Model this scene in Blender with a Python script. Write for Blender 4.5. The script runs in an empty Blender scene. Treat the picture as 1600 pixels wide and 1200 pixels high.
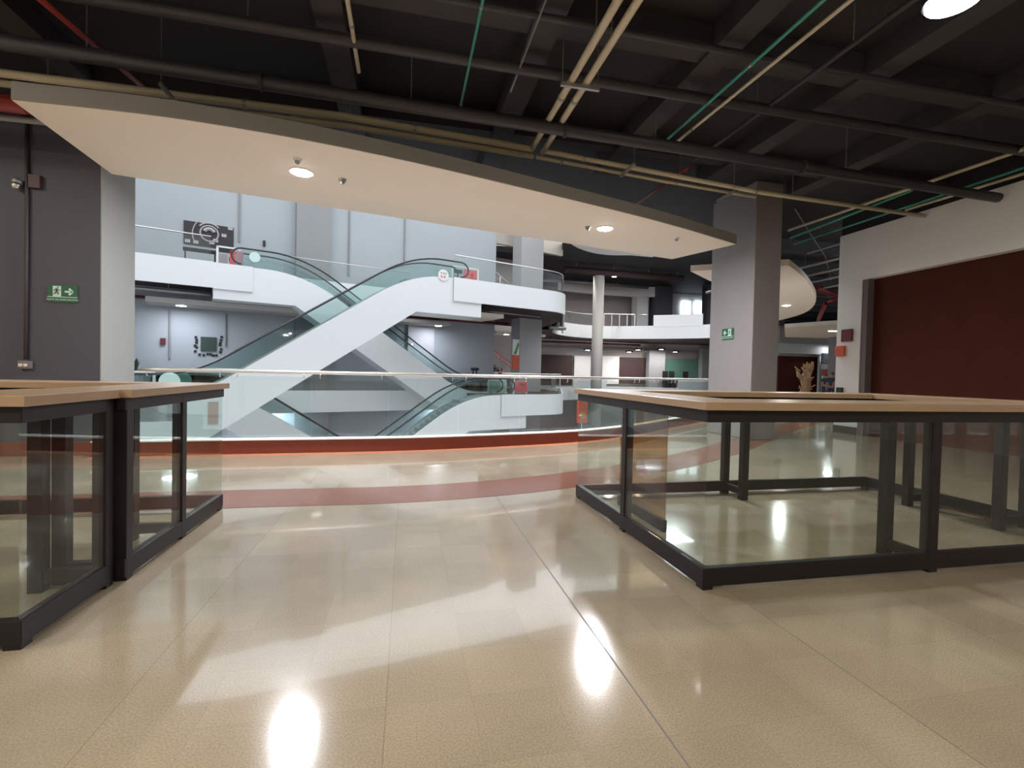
import bpy, bmesh, math, random
from mathutils import Vector, Matrix
random.seed(4)
sc = bpy.context.scene
COL = sc.collection
# ------------------------------------------------------------------ camera
F = 765.0; CAMH = 1.3
def rc(px, py): return Vector(((px-800)/F, -(py-600)/F, -1.0))
YD = rc(635, 580).normalized()
XD = rc(4350, 661); XD = (XD - YD*XD.dot(YD)).normalized()
ZD = XD.cross(YD)
M3 = Matrix((XD, YD, ZD))
CAM = Vector((0, 0, CAMH))
cd = bpy.data.cameras.new('camera'); cam = bpy.data.objects.new('camera', cd); COL.objects.link(cam)
cam.matrix_world = Matrix.Translation(CAM) @ M3.to_4x4()
cd.sensor_width = 36; cd.lens = F/1600*36; cd.clip_start = .05; cd.clip_end = 400
sc.camera = cam
sc.view_settings.view_transform = 'Standard'; sc.view_settings.look = 'None'
sc.view_settings.gamma = 1; sc.view_settings.exposure = 0.75
sc.view_settings.use_curve_mapping = False
# ------------------------------------------------------------------ world and skylight
W = bpy.data.worlds.new('sky'); sc.world = W; W.use_nodes = True
W.node_tree.nodes['Background'].inputs[0].default_value = (.88, .94, 1.0, 1)
W.node_tree.nodes['Background'].inputs[1].default_value = 0.62
def area(name, loc, size, power, color, rot=(0, 0, 0), sizey=None, spread=180):
    l = bpy.data.lights.new(name, 'AREA'); l.energy = power; l.color = color; l.size = size
    l.shape = 'DISK'
    if sizey: l.shape = 'RECTANGLE'; l.size_y = sizey
    l.spread = math.radians(spread)
    o = bpy.data.objects.new(name, l); COL.objects.link(o); o.location = loc; o.rotation_euler = rot
    return o
area('skylight', (7, 27, 17.5), 44, 4100, (.93, .97, 1.0), sizey=38)
# ------------------------------------------------------------------ pixel to place (measured at real distances)
def ray(px, py): return M3 @ rc(px, py)
def onz(px, py, z):
    d = ray(px, py); return CAM + d*((z-CAMH)/d.z)
def ony(px, py, y):
    d = ray(px, py); return CAM + d*(y/d.y)
def onx(px, py, x):
    d = ray(px, py); return CAM + d*(x/d.x)
U = Vector((.933, .36, 0)).normalized(); N = Vector((U.y, -U.x, 0)); P1 = Vector((4.1, 27.1, 0))
def w(t, off, z): return P1 + U*t - N*off + Vector((0, 0, z))      # frame of the escalator hall
def onp(px, py, off):
    d = ray(px, py); s = (P1 - N*off - CAM).dot(N)/d.dot(N); p = CAM + d*s
    return (p-P1).dot(U), p.z
# ------------------------------------------------------------------ materials
def mat(name, col, rough=.5, metal=0, var=.0, scale=8, bump=0, spec=.5, emit=None, es=1, coat=0):
    m = bpy.data.materials.new(name); m.use_nodes = True
    nt = m.node_tree; b = nt.nodes['Principled BSDF']
    b.inputs['Base Color'].default_value = (*col, 1); b.inputs['Roughness'].default_value = rough
    b.inputs['Metallic'].default_value = metal; b.inputs['Specular IOR Level'].default_value = spec
    b.inputs['Coat Weight'].default_value = coat
    if emit: b.inputs['Emission Color'].default_value = (*emit, 1); b.inputs['Emission Strength'].default_value = es
    if var or bump:
        tc = nt.nodes.new('ShaderNodeTexCoord'); n = nt.nodes.new('ShaderNodeTexNoise')
        n.inputs['Scale'].default_value = scale; n.inputs['Detail'].default_value = 4
        nt.links.new(tc.outputs['Object'], n.inputs['Vector'])
        if var:
            mx = nt.nodes.new('ShaderNodeMix'); mx.data_type = 'RGBA'
            mx.inputs[6].default_value = tuple(c*(1-var) for c in col)+(1,)
            mx.inputs[7].default_value = tuple(min(1, c*(1+var)) for c in col)+(1,)
            nt.links.new(n.outputs['Fac'], mx.inputs[0]); nt.links.new(mx.outputs[2], b.inputs['Base Color'])
        if bump:
            bp = nt.nodes.new('ShaderNodeBump'); bp.inputs['Strength'].default_value = bump
            nt.links.new(n.outputs['Fac'], bp.inputs['Height']); nt.links.new(bp.outputs['Normal'], b.inputs['Normal'])
    return m
def glassmat(name, tint, ior=1.45):
    m = bpy.data.materials.new(name); m.use_nodes = True; nt = m.node_tree
    for n in list(nt.nodes): nt.nodes.remove(n)
    o = nt.nodes.new('ShaderNodeOutputMaterial'); mx = nt.nodes.new('ShaderNodeMixShader')
    t = nt.nodes.new('ShaderNodeBsdfTransparent'); t.inputs[0].default_value = (*tint, 1)
    g = nt.nodes.new('ShaderNodeBsdfGlossy'); g.inputs['Roughness'].default_value = 0.0
    lw = nt.nodes.new('ShaderNodeLayerWeight'); lw.inputs[0].default_value = .5
    pw = nt.nodes.new('ShaderNodeMath'); pw.operation = 'POWER'; pw.inputs[1].default_value = 5
    f = nt.nodes.new('ShaderNodeMapRange'); r0 = ((ior-1)/(ior+1))**2
    f.inputs['To Min'].default_value = r0; f.inputs['To Max'].default_value = .95
    nt.links.new(lw.outputs['Facing'], pw.inputs[0]); nt.links.new(pw.outputs[0], f.inputs[0])
    nt.links.new(f.outputs[0], mx.inputs[0]); nt.links.new(t.outputs[0], mx.inputs[1])
    nt.links.new(g.outputs[0], mx.inputs[2]); nt.links.new(mx.outputs[0], o.inputs[0])
    return m
def wood(name, c1, c2, rough=.3, scale=(1, 14, 14)):
    m = mat(name, c1, rough); nt = m.node_tree; b = nt.nodes['Principled BSDF']
    tc = nt.nodes.new('ShaderNodeTexCoord'); mp = nt.nodes.new('ShaderNodeMapping'); mp.inputs['Scale'].default_value = scale
    n = nt.nodes.new('ShaderNodeTexNoise'); n.inputs['Scale'].default_value = 3; n.inputs['Detail'].default_value = 8
    mx = nt.nodes.new('ShaderNodeMix'); mx.data_type = 'RGBA'; mx.inputs[6].default_value = (*c1, 1); mx.inputs[7].default_value = (*c2, 1)
    nt.links.new(tc.outputs['Object'], mp.inputs[0]); nt.links.new(mp.outputs[0], n.inputs['Vector'])
    nt.links.new(n.outputs['Fac'], mx.inputs[0]); nt.links.new(mx.outputs[2], b.inputs['Base Color'])
    return m
def floormat():
    m = mat('terrazzo floor', (.4, .34, .25), .16); nt = m.node_tree; b = nt.nodes['Principled BSDF']; L = nt.links.new
    g = nt.nodes.new('ShaderNodeNewGeometry')
    mp = nt.nodes.new('ShaderNodeMapping'); mp.inputs['Location'].default_value = (.0555, .145, 0)
    L(g.outputs['Position'], mp.inputs[0])
    br = nt.nodes.new('ShaderNodeTexBrick'); br.offset = 0; br.squash = 1
    br.inputs['Scale'].default_value = 1; br.inputs['Mortar Size'].default_value = .0016; br.inputs['Mortar Smooth'].default_value = .3
    br.inputs['Bias'].default_value = 0
    br.inputs['Brick Width'].default_value = 1/3; br.inputs['Row Height'].default_value = .345
    br.inputs['Color1'].default_value = (.405, .328, .238, 1); br.inputs['Color2'].default_value = (.36, .292, .210, 1)
    br.inputs['Mortar'].default_value = (.33, .27, .195, 1)
    L(mp.outputs[0], br.inputs['Vector'])
    b2 = nt.nodes.new('ShaderNodeTexBrick'); b2.offset = 0            # the metre joints run deeper
    b2.inputs['Scale'].default_value = 1; b2.inputs['Mortar Size'].default_value = .0028; b2.inputs['Mortar Smooth'].default_value = .1
    b2.inputs['Brick Width'].default_value = 1.0; b2.inputs['Row Height'].default_value = 200
    b2.inputs['Color1'].default_value = (1, 1, 1, 1); b2.inputs['Color2'].default_value = (1, 1, 1, 1); b2.inputs['Mortar'].default_value = (.85, .84, .82, 1)
    L(mp.outputs[0], b2.inputs['Vector'])
    sp = nt.nodes.new('ShaderNodeTexNoise'); sp.inputs['Scale'].default_value = 130; sp.inputs['Detail'].default_value = 3
    L(g.outputs['Position'], sp.inputs['Vector'])
    rp = nt.nodes.new('ShaderNodeValToRGB'); rp.color_ramp.elements[0].position = .35; rp.color_ramp.elements[0].color = (.82, .82, .82, 1)
    rp.color_ramp.elements[1].position = .7; rp.color_ramp.elements[1].color = (1.15, 1.15, 1.13, 1)
    L(sp.outputs['Fac'], rp.inputs[0])
    cl = nt.nodes.new('ShaderNodeTexNoise'); cl.inputs['Scale'].default_value = 1.3; cl.inputs['Detail'].default_value = 5
    L(g.outputs['Position'], cl.inputs['Vector'])
    r2 = nt.nodes.new('ShaderNodeValToRGB'); r2.color_ramp.elements[0].position = .3; r2.color_ramp.elements[0].color = (.86, .85, .84, 1)
    r2.color_ramp.elements[1].position = .7; r2.color_ramp.elements[1].color = (1.08, 1.08, 1.08, 1)
    L(cl.outputs['Fac'], r2.inputs[0])
    cur = br.outputs['Color']
    for q in (b2.outputs['Color'], rp.outputs[0], r2.outputs[0]):
        k = nt.nodes.new('ShaderNodeMix'); k.data_type = 'RGBA'; k.blend_type = 'MULTIPLY'; k.inputs[0].default_value = 1
        L(cur, k.inputs[6]); L(q, k.inputs[7]); cur = k.outputs[2]
    L(cur, b.inputs['Base Color'])
    mr = nt.nodes.new('ShaderNodeMapRange'); mr.inputs['To Min'].default_value = .07; mr.inputs['To Max'].default_value = .17
    L(cl.outputs['Fac'], mr.inputs[0]); L(mr.outputs[0], b.inputs['Roughness'])
    b.inputs['Specular IOR Level'].default_value = .6
    b.inputs['Coat Weight'].default_value = .5; b.inputs['Coat Roughness'].default_value = .03
    return m
M = {}
M['floor'] = floormat()
M['band'] = mat('red brown terrazzo', (.22, .085, .055), .14, var=.12, scale=120)
M['kerb'] = mat('red brown kerb', (.17, .030, .014), .5, var=.1)
M['white'] = mat('white paint', (.80, .80, .79), .55, var=.02, scale=2)
M['soffit'] = mat('warm white plasterboard', (.86, .76, .63), .6, var=.02, scale=2)
M['fascia'] = mat('white cladding', (.82, .83, .84), .4, var=.015)
M['bluewall'] = mat('pale wall paint', (.42, .45, .475), .6, var=.04, scale=.6)
M['greywall'] = mat('grey wall paint', (.52, .47, .45), .6, var=.06, scale=1)
M['wallr'] = mat('light grey wall', (.78, .74, .70), .6, var=.04, scale=.8, bump=.02)
M['pillar'] = mat('dark grey plaster', (.062, .058, .076), .55, var=.05, scale=3, bump=.04)
M['concrete'] = mat('grey plaster', (.25, .23, .225), .6, var=.06, scale=3, bump=.04)
M['midgrey'] = mat('mid grey paint', (.30, .30, .31), .6, var=.05)
M['ceil'] = mat('black painted concrete', (.016, .013, .014), .75, var=.25, scale=2, bump=.1)
M['beam'] = mat('black painted beam', (.034, .028, .03), .7, var=.2, scale=3)
M['duct'] = mat('dark pipe paint', (.035, .03, .035), .5)
M['cream'] = mat('cream pipe paint', (.56, .48, .34), .5, var=.1, scale=3)
M['teal'] = mat('teal pipe paint', (.05, .30, .22), .45, var=.1)
M['red'] = mat('red pipe paint', (.30, .035, .03), .45, var=.1)
M['galv'] = mat('galvanised steel', (.35, .34, .33), .4, .6, var=.1)
M['steel'] = mat('brushed steel', (.72, .70, .68), .38, 1)
M['frame'] = mat('dark brown black steel', (.014, .010, .012), .45, 0, var=.1, spec=.35)
M['woodtop'] = wood('oak laminate', (.40, .27, .17), (.31, .20, .12), .32)
M['woodtopY'] = wood('oak laminate cross', (.40, .27, .17), (.31, .20, .12), .32, (14, 1, 14))
M['glass'] = glassmat('clear glass', (.94, .975, .96))
M['rail_glass'] = glassmat('green tinted glass', (.945, .97, .96))
M['esc_glass'] = glassmat('escalator glass', (.88, .94, .935), 1.5)
M['bronze'] = glassmat('bronze acrylic', (.74, .60, .47), 1.5)
M['rubber'] = mat('black rubber handrail', (.03, .035, .04), .4)
M['step'] = mat('ribbed step metal', (.34, .37, .37), .5, .2)
M['darkroom'] = mat('dark brown surface', (.05, .025, .022), .6, var=.1)
M['shutter'] = mat('brown shutter', (.062, .014, .007), .85, var=.25, scale=2.5, spec=.2)
M['jamb'] = mat('grey jamb', (.16, .13, .13), .6)
M['green'] = mat('green sign face', (.01, .10, .045), .5)
M['signwhite'] = mat('pale luminescent print', (.55, .68, .58), .6)
M['poster'] = mat('black poster', (.03, .025, .028), .5, var=.3, scale=3)
M['silver'] = mat('silver print', (.45, .42, .42), .5)
M['pink'] = mat('coral red print', (.72, .13, .14), .5, var=.15, scale=4)
M['orange'] = mat('orange red print', (.62, .10, .04), .5, var=.2, scale=4)
M['paper'] = mat('white board', (.82, .84, .82), .5)
M['black'] = mat('black plastic', (.015, .015, .018), .45)
M['mint'] = mat('pale mint disc', (.62, .80, .75), .4)
M['green2'] = mat('leaf green print', (.10, .30, .10), .5)
M['lamp'] = mat('lit lamp lens', (1, 1, 1), .5, emit=(.93, .93, 1.0), es=28)
M['lampw'] = mat('lit lamp lens warm', (1, 1, 1), .5, emit=(.95, 1.0, .88), es=28)
M['pane'] = mat('daylit window', (.8, .85, .9), .3, emit=(.80, .92, 1.0), es=1.5)
M['skin'] = mat('skin', (.36, .20, .13), .5)
M['hair'] = mat('black hair', (.015, .012, .012), .5)
M['cloth1'] = mat('white shirt', (.72, .68, .70), .8)
M['cloth2'] = mat('dusty pink shirt', (.40, .22, .24), .8)
M['cloth3'] = mat('dark blue clothes', (.035, .035, .06), .8)
M['rattan'] = mat('tan fibre', (.50, .30, .17), .7, var=.25, scale=20)
M['leaf'] = mat('dark leaves', (.03, .06, .045), .6)
M['shopglass'] = mat('greenish lit shop window', (.12, .24, .19), .2)
M['floor2'] = mat('pale grey floor', (.5, .5, .5), .3)
M['darkred'] = mat('dark red paint', (.14, .012, .016), .5)
# ------------------------------------------------------------------ mesh helpers
def bm_new(): return bmesh.new()
def bx(bm, x0, x1, y0, y1, z0, z1):
    vs = [bm.verts.new((x, y, z)) for z in (z0, z1) for x, y in ((x0, y0), (x1, y0), (x1, y1), (x0, y1))]
    for f in ((3, 2, 1, 0), (4, 5, 6, 7), (0, 1, 5, 4), (1, 2, 6, 5), (2, 3, 7, 6), (3, 0, 4, 7)):
        bm.faces.new([vs[i] for i in f])
    return bm
def hexa(bm, b, t):      # bottom 4 and top 4 points
    vs = [bm.verts.new(p) for p in list(b)+list(t)]
    n = len(b)
    bm.faces.new(vs[:n][::-1]); bm.faces.new(vs[n:])
    for i in range(n):
        j = (i+1) % n; bm.faces.new((vs[i], vs[j], vs[n+j], vs[n+i]))
    return bm
def prism(bm, poly, z0, z1): return hexa(bm, [(p[0], p[1], z0) for p in poly], [(p[0], p[1], z1) for p in poly])
def ubox(bm, t0, t1, o0, o1, z0, z1):      # box in the frame of the escalator hall
    q = [(t0, o0), (t1, o0), (t1, o1), (t0, o1)]
    return hexa(bm, [w(a, b, z0) for a, b in q], [w(a, b, z1) for a, b in q])
def bar(bm, a, b, wd, ht=None):
    a, b = Vector(a), Vector(b); ht = ht or wd; d = (b-a).normalized()
    s = d.cross(Vector((0, 0, 1)))
    if s.length < 1e-3: s = Vector((1, 0, 0))
    s.normalize(); u = s.cross(d)
    q = [(-1, -1), (1, -1), (1, 1), (-1, 1)]
    return hexa(bm, [a+s*i*wd/2+u*j*ht/2 for i, j in q], [b+s*i*wd/2+u*j*ht/2 for i, j in q])
def tube(bm, pts, r, n=10, closed=False):
    pts = [Vector(p) for p in pts]; rings = []; up = None
    for i, p in enumerate(pts):
        a = pts[i-1] if (i > 0 or closed) else p; b = pts[(i+1) % len(pts)] if (i < len(pts)-1 or closed) else p
        d = (b-a).normalized()
        if up is None:
            up = Vector((0, 0, 1)) if abs(d.z) < .9 else Vector((1, 0, 0))
        s = d.cross(up).normalized(); u = s.cross(d); up = u
        rr = r[i] if isinstance(r, (list, tuple)) else r
        rings.append([bm.verts.new(p+s*math.cos(2*math.pi*k/n)*rr+u*math.sin(2*math.pi*k/n)*rr) for k in range(n)])
    m = len(rings)
    for i in range(m if closed else m-1):
        A, B = rings[i], rings[(i+1) % m]
        for k in range(n): bm.faces.new((A[k], A[(k+1) % n], B[(k+1) % n], B[k]))
    if not closed: bm.faces.new(rings[0][::-1]); bm.faces.new(rings[-1])
    return bm
def lathe(bm, c, prof, n=24):
    c = Vector(c); rings = []
    for r, z in prof:
        rings.append([bm.verts.new(c+Vector((r*math.cos(2*math.pi*k/n), r*math.sin(2*math.pi*k/n), z))) for k in range(n)])
    for A, B in zip(rings, rings[1:]):
        for k in range(n): bm.faces.new((A[k], A[(k+1) % n], B[(k+1) % n], B[k]))
    bm.faces.new(rings[0][::-1]); bm.faces.new(rings[-1]); return bm
def strip(bm, pts, th, z0, z1, side=1):     # wall-like band along a line, thickness th to one side
    P = [Vector((p[0], p[1], 0)) for p in pts]; nn = []
    for i in range(len(P)):
        a = P[max(i-1, 0)]; b = P[min(i+1, len(P)-1)]; d = (b-a).normalized(); nn.append(Vector((-d.y, d.x, 0))*side)
    Q = [p+n*th for p, n in zip(P, nn)]
    rows = []
    for p, q in zip(P, Q):
        rows.append([bm.verts.new((p.x, p.y, z0)), bm.verts.new((q.x, q.y, z0)), bm.verts.new((q.x, q.y, z1)), bm.verts.new((p.x, p.y, z1))])
    for A, B in zip(rows, rows[1:]):
        for k in range(4): bm.faces.new((A[k], B[k], B[(k+1) % 4], A[(k+1) % 4]))
    bm.faces.new(rows[0]); bm.faces.new(rows[-1][::-1]); return bm
def cr(P, n=8):            # smooth line through points
    P = [Vector(p) if len(p) == 3 else Vector((p[0], p[1], 0)) for p in P]; out = []
    for i in range(len(P)-1):
        p0 = P[max(i-1, 0)]; p1 = P[i]; p2 = P[i+1]; p3 = P[min(i+2, len(P)-1)]
        for k in range(n):
            t = k/n
            out.append(.5*((2*p1)+(p2-p0)*t+(2*p0-5*p1+4*p2-p3)*t*t+(3*p1-p0-3*p2+p3)*t**3))
    out.append(P[-1]); return out
def obj(name, bm, m, parent=None, bev=0, smooth=False, label=None):
    bmesh.ops.recalc_face_normals(bm, faces=bm.faces)
    me = bpy.data.meshes.new(name); bm.to_mesh(me); bm.free()
    me.materials.append(M[m] if isinstance(m, str) else m)
    o = bpy.data.objects.new(name, me); COL.objects.link(o)
    if smooth:
        for p in me.polygons: p.use_smooth = len(p.vertices) == 4
    if parent is not None:
        o.parent = parent
        o.matrix_parent_inverse = Matrix.Translation(-Vector(parent.location)) if parent.parent is None else Matrix.Identity(4)
    if bev:
        b = o.modifiers.new('bevel', 'BEVEL'); b.width = bev; b.segments = 2; b.limit_method = 'ANGLE'
    if label: o['label'] = label
    return o
def thing(name, label, cat, loc=(0, 0, 0), group=None):
    o = bpy.data.objects.new(name, None); COL.objects.link(o); o.location = loc; o.empty_display_size = .1
    o['label'] = label; o['category'] = cat
    if group: o['group'] = group
    return o
def tag(o, label, cat, group=None):
    o['label'] = label; o['category'] = cat
    if group: o['group'] = group
    return o
def struct(name, bm, m, **k):
    o = obj(name, bm, m, **k); o['kind'] = 'structure'; return o
def text(s, size, mtx, m, parent, name='lettering', label=None):
    c = bpy.data.curves.new(name, 'FONT'); c.body = s; c.size = size; c.align_x = 'CENTER'; c.align_y = 'CENTER'; c.extrude = .001
    t = bpy.data.objects.new('tmp', c); COL.objects.link(t); dg = bpy.context.evaluated_depsgraph_get()
    me = bpy.data.meshes.new_from_object(t.evaluated_get(dg)); bpy.data.objects.remove(t)
    me.transform(mtx); me.materials.clear(); me.materials.append(M[m])
    o = bpy.data.objects.new(name, me); COL.objects.link(o)
    o.parent = parent; o.matrix_parent_inverse = Matrix.Translation(-Vector(parent.location))
    if label: o['label'] = label
    return o
def facing(origin, xdir, zup=Vector((0, 0, 1))):          # matrix: local x along xdir, local y up, z out
    x = Vector(xdir).normalized(); y = zup; z = x.cross(y)
    m = Matrix((x, y, z)).transposed().to_4x4(); m.translation = Vector(origin); return m
# ================================================================== STRUCTURE
LV = 6.3
KERB = [(-9.5, 8.05), (-4.3, 8.08), (-2.73, 8.17), (-.13, 8.32), (1.7, 8.68), (3.38, 9.21), (5.1, 10.3), (6.61, 11.57), (9.21, 13.7), (13, 17.3), (18, 23), (22, 28.5), (25, 34), (28, 40)]
kc = cr(KERB, 6)
far = cr([(28, 40), (28.2, 42), (25, 44.8), (19.8, 47.6), (15.7, 46.4), (13, 43), (11.6, 37)], 6)
def off2(pts, d):
    out = []
    for i, p in enumerate(pts):
        a = pts[max(i-1, 0)]; b = pts[min(i+1, len(pts)-1)]; t = (b-a).normalized()
        out.append(Vector((p.x - t.y*d, p.y + t.x*d, 0)))
    return out
# our floor: everything on this side of the kerb, and the hall beyond it to the right
fpoly = [(p.x, p.y) for p in kc] + [(60, 40), (60, 10.4), (10.9, 10.4), (10.9, -9), (-9.5, -9)]
struct('floor', prism(bm_new(), fpoly, -.25, 0), 'floor')
struct('floor_far_gallery', prism(bm_new(), [(p.x, p.y) for p in far] + [(11.6, 57), (60, 57), (60, 40.001)], -.25, -.0), 'floor2')
struct('trim_kerb', strip(bm_new(), [(p.x, p.y) for p in kc if p.x > -4.35], .16, 0, .205, -1), 'kerb')
struct('trim_kerb_cap', strip(bm_new(), [(p.x, p.y) for p in off2(kc, .01) if p.x > -4.35], .19, .205, .222, -1), 'white')
struct('trim_slab_edge', strip(bm_new(), [(p.x, p.y) for p in kc], .12, -1.15, -.26, 1), 'fascia')
band = cr([(-9, 5.7), (-1.9, 5.66), (-.1, 5.64), (1.09, 5.84), (2.26, 6.26), (3.7, 7.0), (5.37, 8.1), (7.0, 9.4), (9.0, 11.0), (13.7, 14.6), (20, 21)], 6)
struct('trim_floor_band', strip(bm_new(), [(p.x, p.y) for p in band], .72, .0003, .002, -1), 'band')
for xj, wj in ((.945, .0035), (1.945, .002)): struct('trim_floor_joint', bx(bm_new(), xj-wj, xj+wj, -5, 5.0, .0002, .0008), 'jamb')
struct('trim_floor_border', strip(bm_new(), [(p.x, p.y) for p in off2([k for k in kc if k.x > -4.35], -.165)], .2, .0003, .002, -1), mat('orange brown border', (.5, .22, .12), .2))
# walls around this side
struct('wall_back', bx(bm_new(), -9.5, 11.2, -9.2, -9, 0, 6.3), 'wallr')
struct('wall_left', bx(bm_new(), -9.7, -9.5, -9, 8.1, 0, 6.3), 'wallr')
# right wall with its shutter opening
x = 10.62
b = bm_new()
bx(b, x, x+.3, 9.74, 10.4, 0, 4.92); bx(b, x, x+.3, 3.4, 9.74, 3.72, 4.92); bx(b, x, x+.3, -9, 3.4, 0, 4.92)
struct('wall_right', b, 'wallr')
struct('trim_wall_head', bx(bm_new(), x+.05, x+.3, -9, 10.4, 4.92, 5.45), 'ceil')
b = bm_new(); bx(b, x+.02, x+.3, 9.6, 9.74, 0, 3.72); bx(b, x+.02, x+.3, 3.4, 3.7, 0, 3.72)
struct('trim_opening_jamb', b, 'jamb')
b = bm_new(); bx(b, x+.2, x+.26, 3.7, 9.6, 0, 3.72)
dr = struct('door_1', b, 'shutter')
struct('baseboard_right', bx(bm_new(), x-.02, x, 9.74, 10.4, 0, .18), 'darkroom')
# ceiling slab over this side, with beams
sl = cr([(-9.7, 10.7), (-4, 10.7), (0, 11.0), (3, 11.4), (5.5, 11.9), (7.6, 12.6), (9.8, 14.2), (13, 17.3), (18, 23), (22, 28.5), (25, 34), (28, 40)], 6)
cpoly = [(p.x, p.y) for p in sl] + [(60, 40), (60, 10.4), (60, -9), (-9.7, -9)]
struct('ceiling', prism(bm_new(), cpoly, 5.45, 6.25), 'ceil')
struct('trim_upper_edge', strip(bm_new(), [(p.x, p.y) for p in sl], .12, 5.46, 6.42, 1), 'fascia')
struct('trim_beam', bx(bm_new(), -9.5, 10.6, 5.22, 5.55, 5.2, 5.45), 'beam')
for y0 in (-.8, -5.2): struct('trim_beam', bx(bm_new(), -9.5, 10.6, y0, y0+.4, 5.1, 5.45), 'beam')
for x0 in (-4.6, -1.05, 1.3, 3.45, 5.6, 7.7): struct('trim_beam', bx(bm_new(), x0, x0+.32, -9, 9.8 if x0 < 3 else 8.9, 5.15, 5.46), 'beam')
struct('trim_beam', bx(bm_new(), -9.5, 10.6, 7.9, 8.1, 5.2, 5.46), 'beam')
for k in range(9):
    yy = 12.5+k*2.1
    struct('trim_beam', bx(bm_new(), 10.4+k*1.9, 34, yy, yy+.3, 5.1, 5.46), 'beam')
# main drop soffit following the kerb
near = cr([(-4.09, 6.2), (-2.4, 6.2), (-.33, 6.56), (2.59, 7.44), (4.6, 8.12), (6.57, 8.93)], 8)
sp = [(p.x, p.y) for p in near] + [(6.02, 10.46), (-.43, 9.05), (-4.2, 8.2)]
o = struct('ceiling_soffit', prism(bm_new(), sp, 4.05, 4.24), 'soffit')
dn = cr([(8.97, 10.2), (10.9, 11.7), (13.8, 14.4), (16.0, 17.3), (17.2, 20.5), (18.3, 24), (19.2, 27)], 6)
di = cr([(18.0, 26.5), (15.2, 20.6), (12.2, 16.6), (9.21, 13.1), (8.56, 12.62), (7.15, 11.5)], 6)
struct('ceiling_soffit_right', prism(bm_new(), [(p.x, p.y) for p in dn]+[(p.x, p.y) for p in di], 4.05, 4.2), 'soffit')
struct('trim_soffit_edge', strip(bm_new(), [(p.x, p.y) for p in near], .015, 4.055, 4.245, -1), mat('shaded taupe edge', (.235, .215, .195), .6))  # shade on the near soffit edge is put into its grey colour
# pillar by the left counter and column by the right counter
struct('wall_pillar_left', bx(bm_new(), -9.5, -4.3, 8.12, 9.0, -1, 5.5), 'pillar', bev=.01)
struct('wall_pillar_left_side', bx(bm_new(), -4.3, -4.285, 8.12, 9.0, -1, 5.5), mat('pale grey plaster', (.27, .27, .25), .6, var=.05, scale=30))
struct('baseboard_left', bx(bm_new(), -9.5, -4.28, 8.09, 8.119, 0, .19), 'kerb')
struct('wall_column_right', bx(bm_new(), 7.12, 7.76, 9.05, 10.55, 0, 5.46), 'concrete', bev=.015)

# ------------------------------------------------------------------ the hall across the void
def rounded(t0, t1, o0, o1, r, n=8):      # slab outline in hall frame, round at (t1,o0)
    pts = [(t0, o0)]
    for k in range(n+1):
        a = -math.pi/2 + k*math.radians(52)/n
        pts.append((t1-r+r*math.cos(a), o0+r+r*math.sin(a)))
    e = pts[-1]; pts += [(e[0]+.8*(o1-e[1]), o1), (t0, o1)]
    return pts
def P2(l): return [(w(a, b, 0).x, w(a, b, 0).y) for a, b in l]
for z, ts, nm in ((LV, -1.86, 'upper'), (0, 1.3, 'middle')):
    te = 6.9
    out = rounded(ts, te, 0, 12, 2.2)
    struct('floor_landing_'+nm, prism(bm_new(), P2(out), z-.9, z-.02), 'darkroom')
    struct('trim_landing_fascia_'+nm, strip(bm_new(), P2(out[:-1]), .12, z-1.17, z+.08, -1), 'fascia')
    te0 = -12.7 if z else -15.9
    struct('floor_gallery_'+nm, prism(bm_new(), P2([(-34, 4.1), (te0, 4.1), (te0, 5.8), (ts, 5.8), (ts, 7.79), (-34, 7.79)]), z-.9, z-.02), 'darkroom')
    struct('trim_gallery_fascia_'+nm, strip(bm_new(), P2([(-34, 4.1), (te0, 4.1)]), .12, z-1.17, z+.08, -1), 'fascia')
struct('trim_gallery_fascia_behind', strip(bm_new(), P2([(-12.5, 5.78), (-1.86, 5.78)]), .1, LV-1.17, LV+.08, -1), 'fascia')
struct('trim_gallery_fascia_behind_middle', strip(bm_new(), P2([(-15.8, 5.78), (1.3, 5.78)]), .1, -1.17, .08, -1), 'fascia')
struct('floor_lower', prism(bm_new(), [(-30, 7), (60, 7), (60, 57), (-30, 57)], -6.6, -6.3), 'floor2')
# pale back wall
struct('wall_hall_back', ubox(bm_new(), -34, 5.5, 7.8, 8.1, -6.3, 15), 'bluewall')
struct('wall_hall_left', bx(bm_new(), -22.3, -22, 8, 40, -6.3, 15), 'bluewall')
for t0, t1 in ((-8.45, -6.5),):
    struct('wall_pilaster', ubox(bm_new(), t0, t1, 7.3, 7.8, -6.3, 15), 'midgrey')
struct('wall_pilaster_lower', ubox(bm_new(), -1.4, .5, 7.55, 7.8, -1, 5.2), mat('pale grey paint', (.5, .5, .52), .6))
struct('wall_hall_beyond', ubox(bm_new(), 5.5, 13.8, 14, 14.2, -6.3, 15), 'greywall')
struct('wall_hall_return', ubox(bm_new(), 5.5, 5.6, 8.1, 14, -6.3, 15), 'bluewall')
struct('wall_column_hall', ubox(bm_new(), 6.6, 8.6, 6, 7.2, -6.3, 15), mat('pale lilac grey plaster', (.40, .385, .385), .6, var=.05), bev=.03)
struct('trim_bulkhead_hall', ubox(bm_new(), 5.6, 12.3, 8.3, 8.6, 11.2, 15), mat('beige bulkhead', (.62, .55, .47), .6))
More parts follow.
